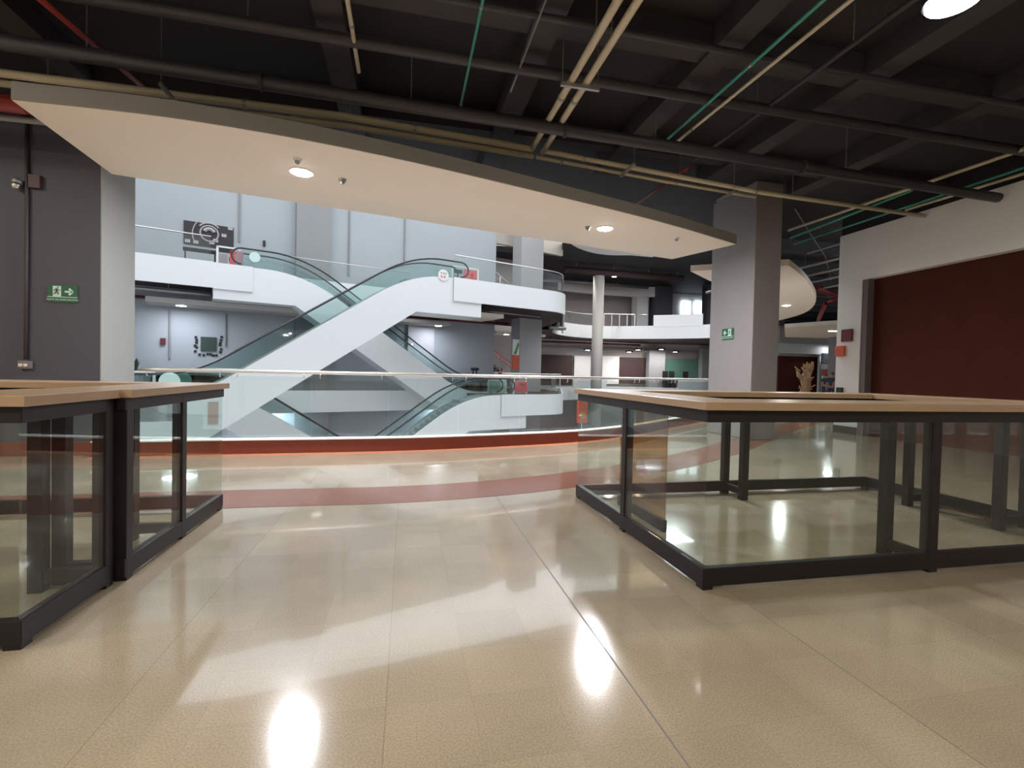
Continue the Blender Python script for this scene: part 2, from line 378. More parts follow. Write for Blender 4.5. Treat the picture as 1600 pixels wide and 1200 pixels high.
# suspended ceiling strips under the galleries
struct('ceiling_strip_left', ubox(bm_new(), -15.4, -8.3, 5.2, 6.9, 4.35, 4.6), mat('grey board', (.45, .42, .40), .6))
struct('ceiling_strip_middle', ubox(bm_new(), -4.8, .6, 5.2, 6.9, 4.35, 4.55), mat('grey board', (.45, .42, .40), .6))
struct('ceiling_strip_right', ubox(bm_new(), 5.7, 10.4, 7.9, 9.2, 4.3, 4.5), 'soffit')
struct('ceiling_strip_landing', ubox(bm_new(), -3.4, 2.4, 1.6, 4.4, 4.66, 4.9), 'soffit')
# far gallery, upper level
fg = [Vector((p.x, p.y, 0)) for p in far]
struct('floor_far_upper', prism(bm_new(), [(p.x, p.y) for p in far] + [(11.6, 57), (60, 57), (60, 40.001)], LV-.9, LV-.02), 'darkroom')
struct('trim_far_fascia_upper', strip(bm_new(), [(p.x, p.y) for p in far], .15, LV-1.2, LV+.1, 1), 'fascia')
struct('trim_far_fascia_middle', strip(bm_new(), [(p.x, p.y) for p in far], .15, -1.2, .1, 1), 'fascia')
struct('ceiling_far', prism(bm_new(), [(10.6, 33), (24, 33), (29, 41), (60, 41), (60, 57), (6, 57), (6, 41.5), (13.2, 41.5)], 11.7, 12.2), 'ceil')
struct('wall_far', bx(bm_new(), -6, 60, 56, 56.4, -6.3, 12), 'greywall')
struct('wall_far_right', bx(bm_new(), 60, 60.3, -9, 57, -6.3, 15), 'greywall')
def wallpanel(name, p0, p1, y, m, d=.15):     # a patch on the far wall between two picture corners
    a = ony(*p0, y); c = ony(*p1, y)
    return struct(name, bx(bm_new(), a.x, c.x, y-d, y, min(a.z, c.z), max(a.z, c.z)), m)
wallpanel('trim_shop_band', (842, 541), (1108, 553), 55.9, mat('warm grey band', (.36, .32, .30), .6))
wallpanel('door_2', (846, 554), (893, 606), 55.8, 'darkroom')
wallpanel('door_3', (967, 558), (1008, 600), 55.8, 'darkroom')
wallpanel('window_1', (1036, 560), (1092, 592), 55.7, 'shopglass')
wallpanel('wall_shop_white', (897, 556), (921, 600), 55.8, 'white')
wallpanel('wall_shop_white', (941, 556), (966, 600), 55.8, 'white')
wallpanel('wall_shop_pier', (1010, 548), (1033, 606), 55.6, 'midgrey', .8)
wallpanel('wall_shop_corner', (1092, 545), (1112, 606), 55.5, 'midgrey', .8)
wallpanel('wall_upper_white', (988, 440), (1003, 512), 54.5, 'white', 1.5)
wallpanel('wall_upper_light', (1005, 452), (1015, 512), 55.5, mat('light grey paint', (.55, .55, .55), .6), .5)
wallpanel('wall_upper_pier', (1016, 440), (1036, 512), 53.5, 'pillar', 2)
wallpanel('wall_upper_pale', (1037, 452), (1098, 512), 55.7, 'white')
b1 = wallpanel('window_2', (1065, 470), (1078, 492), 55.4, 'pane'); b2_ = wallpanel('window_3', (1086, 470), (1097, 492), 55.4, 'pane')
wallpanel('wall_upper_corner', (1098, 432), (1130, 512), 50, 'pillar', 1)
bh = cr([onz(898, 436, 10.9), onz(943, 440, 10.9), onz(1000, 444, 10.9), onz(1045, 446, 10.9), onz(1100, 441, 10.9)], 5)
bz = [ (p.x, 51.5 + 1.5*math.sin(i/len(bh)*math.pi)) for i, p in enumerate(bh)]
struct('trim_bulkhead', strip(bm_new(), bz, .4, 10.55, 11.7, 1), mat('pale bulkhead', (.85, .81, .80), .6))
a = ony(1039, 490, 44.2); c = ony(1094, 512, 43)
fw = [p for p in far if 23.6 < p.x < 27.9 and p.y > 42]
struct('trim_parapet', strip(bm_new(), [(p.x, p.y) for p in off2(fw, -.02)], .2, LV, LV+1.15, 1), 'fascia')
for p0, p1 in (((896, 588), (921, 606)), ((939, 588), (947, 606)), ((1061, 592), (1109, 610))):
    a = ony(*p0, 45); c = ony(*p1, 45); struct('trim_parapet_middle', bx(bm_new(), a.x, c.x, 44.95, 45.15, 0, a.z), 'fascia')
# luminous curved soffit of the upper floor
ls = [onz(886, 376, 10.35), onz(900, 386, 10.35), onz(922, 394, 10.35), onz(950, 398.5, 10.35), onz(986, 399, 10.35)]
lf = [onz(1020, 402, 10.35), onz(1040, 370, 10.35), onz(960, 340, 10.35), onz(890, 340, 10.35)]
struct('ceiling_upper_soffit', prism(bm_new(), [(p.x, p.y) for p in cr(ls, 5)+lf], 10.35, 10.6), 'white')
# round column
c = onz(934, 605, 0); cx, cy = 17.2, 0
rd = ray(934, 500); s_ = 42.5/rd.y; cx, cy = rd.x*s_, 42.5
struct('wall_round_column', lathe(bm_new(), (cx, cy, 0), [(.5, -6.3), (.5, 10.4)], 28), mat('pale round column', (.40, .37, .34), .6), smooth=True)
# shops to the right beyond the wall
def rp(name, p0, p1, y, m, d=.2): return wallpanel(name, p0, p1, y, m, d)
rp('wall_shop_right', (1215, 470), (1330, 660), 33, 'greywall', .3)
rp('door_4', (1214, 556), (1278, 626), 32.7, 'shutter')
rp('trim_shop_right_band', (1205, 536), (1298, 555), 32.4, mat('pale band', (.55, .56, .54), .6), .5)
rp('trim_shop_post', (1278, 553), (1284, 626), 32.2, 'white')
a = onz(1200, 509, 4.3); c = onz(1306, 526, 4.3)
struct('ceiling_strip_far_right', prism(bm_new(), [(20.6, 23.6), (21.6, 21.2), (32, 21.0), (32, 28.0), (25.3, 28.9)], 4.2, 4.4), 'soffit')
rp('wall_grey_column', (1295, 527), (1306, 650), 22, mat('grey column', (.2, .18, .18), .6), .5)
rp('wall_blue_panel', (1283, 552), (1297, 626), 31.6, mat('blue grey panel', (.2, .23, .28), .5))

# ================================================================== LAMPS
def downlight(p, r, label, power=0, color=(1, 1, 1), lens='lamp', group=None, asize=None):
    p = Vector(p); t = thing('ceiling_light', label, 'ceiling light', p, group)
    obj('trim_ring', lathe(bm_new(), p, [(r, -.012), (r+.03, -.012), (r+.03, .0), (r, .0)][::1], 24), 'white', t)
    obj('lamp_lens', lathe(bm_new(), p, [(r*.98, -.022), (r*.98, -.004)], 24), lens, t)
    if power:
        l = area('ceiling_light_glow', p - Vector((0, 0, .03)), asize or r*2, power, color)
        l.parent = t; l.matrix_parent_inverse = Matrix.Translation(-p)
    return t
def pendant(p, label, power, color=(.96, 1.0, .86)):
    p = Vector(p); t = thing('high_bay_lamp', label, 'ceiling lamp', p, 'round lamps under the dark ceiling')
    obj('housing', lathe(bm_new(), p, [(.24, 0), (.25, .05), (.16, .14), (.05, .2)], 28), 'black', t, smooth=True)
    obj('lamp_lens', lathe(bm_new(), p, [(.22, -.02), (.22, -.002)], 28), 'lampw', t)
    obj('cable', tube(bm_new(), [p+Vector((0, 0, .2)), p+Vector((0, 0, .47))], .01, 6), 'black', t)
    l = area('high_bay_lamp_glow', p - Vector((0, 0, .04)), .42, power, color)
    l.parent = t; l.matrix_parent_inverse = Matrix.Translation(-p)
downlight((-1.48, 7.38, 4.05), .13, 'lit round downlight in the white soffit, the left of its two', 160, (.90, .92, 1.0))
downlight((3.58, 8.64, 4.05), .13, 'lit round downlight in the white soffit, the right of its two', 190, (.96, .95, 1.0))
pendant((5.11, 3.82, 5.0), 'bright round lamp under the black ceiling at the top right', 42)
for p, e in (((.6, -1.4, 5.0), 75), ((-3.7, -1.8, 5.0), 130), ((4.6, -2.2, 5.0), 35), ((-1.8, -5.8, 5.0), 60), ((-6.6, 1.6, 5.0), 125), ((-7.2, 5.0, 5.0), 25)):
    pendant(p, 'round lamp under the dark ceiling behind the viewpoint', e, (1.0, .93, .78))
downlight((13.73, 15.67, 4.05), .13, 'lit round downlight in the curved right soffit beside the grey column', 60, (1, .97, .93))
for (px, py, z, r, lb) in ((283, 481, None, .22, 'lit downlight in the strip under the upper left gallery'),
                        (685, 510, None, .22, 'lit downlight under the landing of the rising escalator'),):
    tt, zz = onp(px, py, 6.0); downlight(w(tt, 6.0, 4.35), r, lb, 62, (.80, .87, 1), asize=1.5)
downlight(w(6.75, 8.1, 4.3), .2, 'lit downlight in the white strip left of the hall column', 20)
for (px, py), lb in zip(((918, 547), (983, 550), (997, 546.5), (1033, 546), (1055, 550)),
        ('leftmost of the small lights over the far shops', 'far shop light just right of the round column, the lower of a pair', 'far shop light just right of the round column, the upper of a pair', 'far shop light over the grey pier', 'rightmost of the small lights over the far shops')):
    p = ony(px, py, 53); downlight(p, .22, lb, 75, (1, .94, .9), lens='lamp', group='small lights over the far shops')
    struct('trim_light_beam', bx(bm_new(), p.x-.4, p.x+.4, 52.8, 53.2, p.z, p.z+.15), 'beam')
p = onz(1205, 447, 4.05); downlight(p, .12, 'downlight in the curved right soffit hidden behind the grey column', 95, (.86, .93, 1))
for tt, lb in ((-9.6, 'added fill light under the middle gallery behind the left escalators'), (1.2, 'added fill light under the middle gallery behind the right escalator')): downlight(w(tt, 6.9, -1.0), .2, lb, 95, (.78, .84, 1), asize=1.5)  # lamps added out of sight to brighten the lower pale wall
p = ony(1297, 540, 31.5); downlight((p.x, 31.3, p.z), .22, 'small light under the pale band of the brown shop on the right', 0)
p = onz(1301, 517, 4.2); downlight(p, .22, 'light in the pale ceiling strip beside the white wall end', 20)

for (px, py), lb in zip(((978, 381), (1056, 387)), ('added square fill light in the far upper ceiling, the left of two', 'added square fill light in the far upper ceiling, the right of two')):  # panels added behind the near soffit to brighten the far gallery
    q = onz(px, py, 11.66); q.z = 11.66; t = thing('fill_light_panel', lb, 'ceiling light', q)
    fb_ = bm_new(); obj('frame', bx(bx(fb_, q.x-1.6, q.x+1.6, q.y-1.6, q.y-1.5, 11.62, 11.7), q.x-1.6, q.x+1.6, q.y+1.5, q.y+1.6, 11.62, 11.7) and bx(bx(fb_, q.x-1.6, q.x-1.5, q.y-1.6, q.y+1.6, 11.62, 11.7), q.x+1.5, q.x+1.6, q.y-1.6, q.y+1.6, 11.62, 11.7), 'white', t)
    obj('diffuser', bx(bm_new(), q.x-1.6, q.x+1.6, q.y-1.5, q.y+1.5, 11.66, 11.69), mat('lit fill diffuser', (1, 1, 1), .5, emit=(.95, .97, 1), es=2.5), t)
    l = area('fill_panel_glow', q-Vector((0, 0, .06)), 3.0, 270, (.95, .97, 1), sizey=3.0); l.parent = t; l.matrix_parent_inverse = Matrix.Translation(-q)
for (px, py), lb in zip(((903, 424), (960, 432), (1005, 434), (1047, 431)), ('leftmost', 'second from the left', 'third from the left', 'rightmost')):
    q = onz(px, py, 11.2); pendant((q.x, q.y, 11.2), lb+' of the small lamps under the far upper ceiling', 110, (1.0, .93, .88))
# ================================================================== COUNTERS
def inset(poly, d, closed):
    P = [Vector((p[0], p[1], 0)) for p in poly]; n = len(P); out = []
    for i in range(n):
        a = P[i-1] if (closed or i > 0) else None; b = P[(i+1) % n] if (closed or i < n-1) else None
        if a is None: t = (b-P[i]).normalized(); out.append(P[i]+Vector((-t.y, t.x, 0))*d); continue
        if b is None: t = (P[i]-a).normalized(); out.append(P[i]+Vector((-t.y, t.x, 0))*d); continue
        t1 = (P[i]-a).normalized(); t2 = (b-P[i]).normalized()
        n1 = Vector((-t1.y, t1.x, 0)); n2 = Vector((-t2.y, t2.x, 0))
        m = (n1+n2).normalized(); out.append(P[i]+m*d/max(.2, m.dot(n1)))
    return out
def counter(label, poly, closed, pairs, panel=None, top=1.155):
    # poly runs anticlockwise, so inward is to the left
    c = Vector((sum(p[0] for p in poly)/len(poly), sum(p[1] for p in poly)/len(poly), 0))
    t = thing('glass_counter', label, 'counter', c, 'glass counters on the terrazzo floor')
    n = len(poly); segs = n if closed else n-1
    def ring(d0, d1, z0, z1, name, m, bev=0, mY=None):
        A = inset(poly, d0, closed); B = inset(poly, d1, closed)
        for i in range(segs):
            j = (i+1) % n; bm = bm_new()
            hexa(bm, [(q.x, q.y, z0) for q in (A[i], A[j], B[j], B[i])], [(q.x, q.y, z1) for q in (A[i], A[j], B[j], B[i])])
            vert = abs(A[j].x-A[i].x) < abs(A[j].y-A[i].y)
            obj(name, bm, mY if (mY and vert) else m, t, bev=bev)
    ring(-.035, .42, top-.05, top, 'worktop', 'woodtop', .003, 'woodtopY')
    ring(.0, .05, top-.125, top-.052, 'top_rail', 'frame', .003)
    ring(.0, .05, .022, .135, 'bottom_rail', 'frame', .003)
    ring(.33, .37, top-.1, top-.052, 'inner_rail', 'frame', .003)
    A = [Vector((p[0], p[1], 0)) for p in poly]
    for i in range(segs):
        j = (i+1) % n; a, b = A[i], A[j]; L = (b-a).length; d = (b-a)/L; nn = Vector((-d.y, d.x, 0))
        stops = [0.0] + sorted([(Vector((q[0], q[1], 0))-a).dot(d) for q in pairs if abs((Vector((q[0], q[1], 0))-a).dot(nn)) < .08 and 0.02 < (Vector((q[0], q[1], 0))-a).dot(d) < L-.02]) + [L]
        for s0, s1 in zip(stops, stops[1:]):
            e0 = .012 if s0 == 0 else .035; e1 = .012 if s1 == L else .035
            if s1-s0 < .12: continue
            p0 = a+d*(s0+e0)+nn*.008; p1 = a+d*(s1-e1)+nn*.008
            bm = bm_new(); hexa(bm, [(q.x, q.y, .136) for q in (p0, p1, p1+nn*.01, p0+nn*.01)], [(q.x, q.y, top-.127) for q in (p0, p1, p1+nn*.01, p0+nn*.01)])
            obj('glass_panel', bm, 'glass', t)
        if closed or i > 0:
            f = a+nn*.04+d*.04; obj('foot', bx(bm_new(), f.x-.035, f.x+.035, f.y-.035, f.y+.035, 0, .05), 'frame', t)
    for q in pairs:
        i0 = min(range(segs), key=lambda i: abs((Vector((q[0], q[1], 0))-A[i]).dot(Vector((-(A[(i+1) % n]-A[i]).y, (A[(i+1) % n]-A[i]).x, 0)).normalized())) + (0 if -.1 < (Vector((q[0], q[1], 0))-A[i]).dot((A[(i+1) % n]-A[i]).normalized()) < (A[(i+1) % n]-A[i]).length+.1 else 9))
        d = (A[(i0+1) % n]-A[i0]).normalized(); nn = Vector((-d.y, d.x, 0))
        o_ = Vector((q[0], q[1], 0)) + nn*.035; i_ = o_ + nn*.315
        obj('post', bar(bm_new(), (o_.x, o_.y, 0), (o_.x, o_.y, top-.06), .072), 'frame', t, bev=.003)
        if len(q) < 3 or q[2]:
            ip = obj('inner_post', bar(bm_new(), (i_.x, i_.y, 0), (i_.x, i_.y, top-.06), .072), 'frame', t, bev=.003)
            obj('foot_link', bar(bm_new(), (o_.x, o_.y, .085), (i_.x, i_.y, .085), .05, .07), 'frame', ip)
    if panel:
        (x, y0, y1) = panel
        obj('tinted_panel', bx(bm_new(), x, x+.008, y0, y1, .1, top-.1), 'bronze', t, label='bronze tinted inner panel')
        obj('panel_foot', bx(bm_new(), x-.015, x+.02, y0, y1, .0, .1), 'frame', t)
    return t
counter('oak topped counter of black frame and clear glass, closed ring on the right', [(1.785, 2.64), (5.53, 2.64), (5.53, 4.93), (1.785, 4.93)], True,
        [(3.55, 2.64), (1.785, 3.79, 0), (3.55, 4.93), (5.53, 3.32), (5.53, 4.13)], (2.13, 3.70, 4.60))
counter('oak topped glass counter on the left, the nearer piece at the left edge', [(-5.3, 3.31), (-5.3, 2.6), (-1.68, 2.6), (-1.68, 3.31)], False, [(-1.68, 3.27), (-3.6, 2.6)])
counter('oak topped glass counter on the left, the farther piece reaching towards the railing', [(-1.63, 3.33), (-1.63, 4.94), (-5.3, 4.94), (-5.3, 3.33)], False, [(-1.63, 3.38), (-1.63, 4.13), (-3.6, 4.94)])

# ================================================================== RAILING ON OUR KERB
def balustrade(label, pts, z0, top, width=1.2, gm='rail_glass', rr=.028, brackets=True, posts=0):
    pts = [Vector((p[0], p[1], 0)) for p in pts]
    t = thing('glass_railing', label, 'railing', (pts[0].x, pts[0].y, z0))
    hr_ = obj('handrail', tube(bm_new(), [(p.x, p.y, top) for p in pts], rr, 12), 'steel', t, smooth=True)
    # resample
    acc = [0]
    for a, b in zip(pts, pts[1:]): acc.append(acc[-1]+(b-a).length)
    def at(s):
        for i in range(len(acc)-1):
            if s <= acc[i+1]+1e-6:
                k = (s-acc[i])/max(1e-6, acc[i+1]-acc[i]); return pts[i].lerp(pts[i+1], k)
        return pts[-1]
    n = max(1, int(round(acc[-1]/width))); wd = acc[-1]/n
    for i in range(n):
        a = at(i*wd+.006); b = at((i+1)*wd-.006); d = (b-a).normalized(); s = Vector((-d.y, d.x, 0))*.006
        obj('glass_pane', hexa(bm_new(), [(q.x, q.y, z0) for q in (a-s, b-s, b+s, a+s)], [(q.x, q.y, top-.07) for q in (a-s, b-s, b+s, a+s)]), gm, t)
        if brackets:
            for c in (.12, wd-.12):
                m = at(i*wd+c); s2 = s.normalized()*.03
                obj('bracket', tube(bm_new(), [(m.x, m.y, top-.09), (m.x-s2.x, m.y-s2.y, top-.09), (m.x-s2.x, m.y-s2.y, top-.04), (m.x, m.y, top-.01)], .007, 6), 'steel', hr_)
    return t
kr = [p for p in off2(kc, .08) if -4.25 < p.x < 26]
balustrade('curved steel and glass railing on the red brown kerb in front', kr, .222, 1.245)
for z, ts, nm in ((LV, -1.75, 'right landing of the upper floor'), (0, 1.4, 'right landing of the middle floor')):
    o_ = rounded(ts, 6.85, .07, 6.5, 2.15); balustrade('glass railing round the curved '+nm, P2(o_[:-1]), z+.06, z+1.3, 1.5, rr=.035, brackets=False)
balustrade('glass railing along the upper left gallery under the black poster', P2([(-22, 4.17), (-12.8, 4.17)]), LV+.08, LV+1.3, 1.6, rr=.035, brackets=False)
balustrade('glass railing of the middle floor gallery behind the crossing escalators', P2([(-15.5, 5.85), (1.1, 5.85)]), .08, 1.2, 1.6, rr=.03, brackets=False)
balustrade('glass railing at the far left of the middle floor behind the left counter', P2([(-20, .1), (-17.4, .1)]), .08, 1.2, 1.6, rr=.03, brackets=False)
balustrade('thin glass railing behind the crossing escalators on the upper floor', P2([(-9.3, 6.0), (-1.9, 6.0)]), LV+.08, LV+1.25, 1.6, rr=.025, brackets=False)
fr = []
for a_, b_ in zip(off2(far, -.05), off2(far, -.05)[1:]): fr += [a_, a_.lerp(b_, .25), a_.lerp(b_, .5), a_.lerp(b_, .75)]
xa = ony(944, 490.5, 46.6).x; xb = ony(992, 491.5, 46.6).x
balustrade('glass railing of the far curved gallery left of the round column', [(p.x, p.y) for p in fr if p.x < xa-.2 and p.y > 44], LV+.1, LV+1.25, 1.8, rr=.04, brackets=False)
balustrade('glass railing of the far curved gallery between barred railing and white parapet', [(p.x, p.y) for p in fr if xb+.2 < p.x < 24 and p.y > 44], LV+.1, LV+1.25, 1.8, rr=.04, brackets=False)
balustrade('glass railing of the far curved gallery by the grey column edge', [(p.x, p.y) for p in fr[:20]], LV+.1, LV+1.25, 1.8, rr=.04, brackets=False)
balustrade('railing of the far curved gallery on the middle floor', [(p.x, p.y) for p in fr[12:]], .1, 1.15, 1.8, rr=.04, brackets=False)
t = thing('baluster_railing', 'white railing with upright bars beside the round column', 'railing', ony(945, 508, 46.8))
a = ony(944, 490.5, 46.6); c = ony(992, 491.5, 46.6)
obj('top_bar', tube(bm_new(), [a, c], .05, 8), 'paper', t)
for k in range(5):
    q = a.lerp(c, k/4.0); obj('upright_bar', tube(bm_new(), [q, (q.x, q.y, LV)], .035, 6), 'paper', t)
struct('floor_landing_left', prism(bm_new(), P2([(-34, 0), (-13.9, 0), (-13.9, 4.1), (-34, 4.1)]), -.9, -.02), 'floor2')
struct('trim_landing_fascia_left', strip(bm_new(), P2([(-34, 0), (-15.3, 0)]), .12, -1.2, .08, -1), 'fascia')

# ================================================================== ESCALATORS
SL = .668
def escalator(label, up, dt, base, off0):
    """up=1 rises to the right, -1 rises to the left; t values are those of the escalator from the middle to the upper floor"""
    if up > 0: tl, th, xl, xh = -13.5, -4.07, -17.2, -.1      # skirt knees and outer ends
    else: tl, th, xl, xh = .92, -8.53, 4.4, -12.7
    tl += dt; th += dt; xl += dt; xh += dt
    s = 1 if up > 0 else -1; H_ = 6.3
    r = thing('escalator', label, 'escalator', w((tl+th)/2, off0, base), 'white clad escalators crossing the hall')
    def line(dz, rl, rh, el=0, eh=0):        # skirt line with rounded knees
        P = [(xl+s*el, base+dz)]
        for k in range(9):
            a = k/8; p0 = (tl-s*rl, base); p1 = (tl, base); p2 = (tl+s*rl, base+rl*SL)
            P.append(((1-a)**2*p0[0]+2*a*(1-a)*p1[0]+a*a*p2[0], (1-a)**2*p0[1]+2*a*(1-a)*p1[1]+a*a*p2[1]+dz))
        for k in range(9):
            a = k/8; p0 = (th-s*rh, base+H_-rh*SL); p1 = (th, base+H_); p2 = (th+s*rh, base+H_)
            P.append(((1-a)**2*p0[0]+2*a*(1-a)*p1[0]+a*a*p2[0], (1-a)**2*p0[1]+2*a*(1-a)*p1[1]+a*a*p2[1]+dz))
        P.append((xh-s*eh, base+H_+dz)); return P
    top = line(.04, 1.4, 1.9)
    ub = base-1.95 if up > 0 else base-1.75; ut = base+H_-1.93 if up > 0 else base+H_-1.68
    kt = th+.15*s if up > 0 else th-.45
    if up < 0: kt = -9.0+dt
    kb = kt - s*(ut-ub)/SL
    bot = [(xl, ub), (kb, ub), (kt, ut), (xh, ut)]
    def zat(P, t):
        for a, b in zip(P, P[1:]):
            lo, hi = sorted((a[0], b[0]))
            if lo-1e-9 <= t <= hi+1e-9: return a[1]+(b[1]-a[1])*(t-a[0])/(b[0]-a[0]) if abs(b[0]-a[0]) > 1e-9 else a[1]
        return P[-1][1]
    ts = sorted(set([round(p[0], 4) for p in top]+[round(p[0], 4) for p in bot]))
    ts = [t_ for t_ in ts if min(xl, xh)-1e-3 <= t_ <= max(xl, xh)+1e-3]
    def shell(o0, o1, zt, zb, name, m, **k):
        bm = bm_new(); rows = []
        for t_ in ts:
            rows.append([bm.verts.new(w(t_, o, z)) for o, z in ((o0, zb(t_)), (o1, zb(t_)), (o1, zt(t_)), (o0, zt(t_)))])
        for A, B in zip(rows, rows[1:]):
            for q in range(4): bm.faces.new((A[q], B[q], B[(q+1) % 4], A[(q+1) % 4]))
        bm.faces.new(rows[0]); bm.faces.new(rows[-1][::-1]); return obj(name, bm, m, r, **k)
    Wd = 1.55
    T = lambda t_: zat(top, t_); Bt = lambda t_: zat(bot, t_)
    shell(off0, off0+.1, T, Bt, 'side_cladding', 'fascia'); shell(off0+Wd-.1, off0+Wd, T, Bt, 'side_cladding', 'fascia')
    shell(off0+.1, off0+Wd-.1, lambda t_: Bt(t_)+.1, Bt, 'underside', 'fascia')
    shell(off0+.1, off0+Wd-.1, lambda t_: T(t_)-.3, lambda t_: T(t_)-.36, 'step_band', 'step')
    # steps
    n = 30
    bm = bm_new()
    for k in range(n):
        ta = tl+(th-tl)*k/n; tb = tl+(th-tl)*(k+1)/n; z = base+H_*(k+.6)/n
        ubox(bm, min(ta, tb), max(ta, tb), off0+.28, off0+Wd-.28, z-.35, z-.16)
    obj('steps', bm, 'step', r)
    for o in (off0+.14, off0+Wd-.14):
        gl = line(.0, 1.2, 1.7, .8, .9); hr = line(.97, 1.2, 1.7, 1.1, 1.2)
        bm = bm_new(); rows = []
        for (ta, za), (tb, zb) in zip(gl, gl[1:]):
            hexa(bm, [w(ta, o, za), w(tb, o, zb), w(tb, o+.012, zb), w(ta, o+.012, za)], [w(ta, o, za+.9), w(tb, o, zb+.9), w(tb, o+.012, zb+.9), w(ta, o+.012, za+.9)])
        obj('glass_balustrade', bm, 'esc_glass', r)
        pts = [w(a, o, z) for a, z in hr]
        st = hr[0]; en = hr[-1]
        lo = [w(st[0]-s*.42*math.sin(a), o, st[1]-.4+.4*math.cos(a)) for a in [math.pi*k/8 for k in range(8, 0, -1)]]
        hi = [w(en[0]+s*.42*math.sin(a), o, en[1]-.4+.4*math.cos(a)) for a in [math.pi*k/8 for k in range(1, 9)]]
        obj('handrail', tube(bm_new(), lo+pts+hi, .045, 8), 'rubber', r, smooth=True)
    for o in (off0+.2, off0+Wd-.24):     # inner deck strips
        shell(o, o+.04, lambda t_: T(t_)+.03, lambda t_: T(t_)-.05, 'skirt_trim', 'steel')
    return r
eA = escalator('white escalator rising from lower left to the upper right landing, in front of all', 1, 0, 0, 0)
eB = escalator('white escalator falling from the upper left gallery behind the rising one', -1, 0, 0, 4.1)
eC = escalator('white escalator coming up at lower right to the middle landing', 1, 3.2, -6.3, 0)
eD = escalator('white escalator going down at lower left behind the kerb', -1, -3.2, -6.3, 4.1)
# proud fascia panels at the landings
for nm, t0, t1, z, o in (('upper right', -1.86, -.1, LV, 0), ('middle right', 1.3, 3.1, 0, 0), ('upper left', -12.7, -11.0, LV, 4.1)):
    struct('trim_panel', ubox(bm_new(), t0, t1, o-.1, o-.005, z-1.2, z+.06), 'fascia')
# stickers on escalator A
t0, z0 = onp(325, 628, -.03); t1, z1 = onp(341, 663, -.03)
obj_ = obj('notice_panel', ubox(bm_new(), t0, t1, -.03, -.004, z1, z0), mat('beige pink notice', (.50, .30, .25), .6)); tag(obj_, 'beige and red notice on the white side of the rising escalator', 'notice')
t0, z0 = onp(693, 430, -.05)
bm = bm_new(); c = w(t0, -.03, z0); n_ = 24
ring0 = [c + U*math.cos(2*math.pi*k/n_)*.3+Vector((0, 0, math.sin(2*math.pi*k/n_)*.3)) for k in range(n_)]
hexa(bm, ring0, [p+N*.02 for p in ring0]); stk = thing('round_sticker', 'round white sticker with red marks at the top of the rising escalator', 'sticker', c)
dk = obj('disc', bm, 'paper', stk)
for du, dz in ((-.12, .1), (.02, .1), (.14, .1), (-.1, -.08), (.06, -.08)):
    q = c+U*du+Vector((0, 0, dz))+N*.021
    obj('mark', hexa(bm_new(), [q-U*.04+Vector((0, 0, -.05)), q+U*.04+Vector((0, 0, -.05)), q+U*.04+Vector((0, 0, .05)), q-U*.04+Vector((0, 0, .05))], [q-U*.04+Vector((0, 0, -.05))+N*.01, q+U*.04+Vector((0, 0, -.05))+N*.01, q+U*.04+Vector((0, 0, .05))+N*.01, q-U*.04+Vector((0, 0, .05))+N*.01]), 'pink' if dz < 0 else 'silver', dk)
def disc(px, py, off, r, name, label, m):
    t_, z = onp(px, py, off); c = w(t_, off, z)
    R = [c + U*math.cos(2*math.pi*k/24)*r+Vector((0, 0, math.sin(2*math.pi*k/24)*r)) for k in range(24)]
    o = obj(name, hexa(bm_new(), R, [p+N*.04 for p in R]), m); tag(o, label, 'disc sign'); return o
disc(398, 402, 4.05, .25, 'round_sign', 'pale mint round sign at the head of the falling escalator', 'mint')
disc(265, 596, -.1, .36, 'round_sign', 'pale round sign above the left counter, the left of the two', 'mint')
disc(284, 594, 1.5, .36, 'round_sign', 'darker mint round sign above the left counter, the right of the two', mat('mint disc', (.35, .6, .5), .4))
def board(name, label, p0, p1, off, base, parts, cat='notice board'):
    t0, z1 = onp(*p0, off); t1, z0 = onp(*p1, off); z0 = base
    r = thing(name, label, cat, w((t0+t1)/2, off, base))
    f = bm_new(); e = .06
    ubox(f, t0, t0+e*1.6, off, off+.06, z0, z1); ubox(f, t1-e*1.6, t1, off, off+.06, z0, z1); ubox(f, t0, t1, off, off+.06, z1-e*1.3, z1); ubox(f, t0, t1, off, off+.06, z0+.06, z0+.12)
    obj('frame', f, 'paper', r)
    for a, b, c_, d, m, nm in parts:
        obj(nm, ubox(bm_new(), t0+(t1-t0)*a, t0+(t1-t0)*b, off-.01, off+.005, z0+(z1-z0)*c_, z0+(z1-z0)*d), m, r)
    return r
board('framed_notice', 'white framed notice with red and pink sheets beside the upper left gallery end', (338, 383), (376, 412), 4.6, LV+.02,
      [(.1, .45, .1, .6, 'midgrey', 'grey_sheet'), (.1, .62, .68, .85, 'black', 'dark_lettering_block'), (.55, .78, .08, .85, 'pink', 'red_sheet'), (.8, 1.1, .05, .85, mat('dusty pink sheet', (.55, .25, .28), .5), 'pink_sheet')])
board('framed_notice', 'white framed notice half red at the upper right landing', (706, 414), (748, 440), 1.9, LV+.02,
      [(.08, .38, .1, .55, 'midgrey', 'grey_sheet'), (.08, .38, .62, .82, 'black', 'dark_lettering_block'), (.42, .92, .08, .88, 'pink', 'red_sheet'), (.7, .8, .45, .7, mat('pale pink figure', (.8, .5, .52), .5), 'pale_figure')])
board('white_notice', 'blank white notice panel behind the railing of the middle landing', (763, 593), (791, 616), 1.6, .05, [(.05, .95, .1, .95, mat('pale green grey sheet', (.5, .56, .52), .5), 'sheet')])
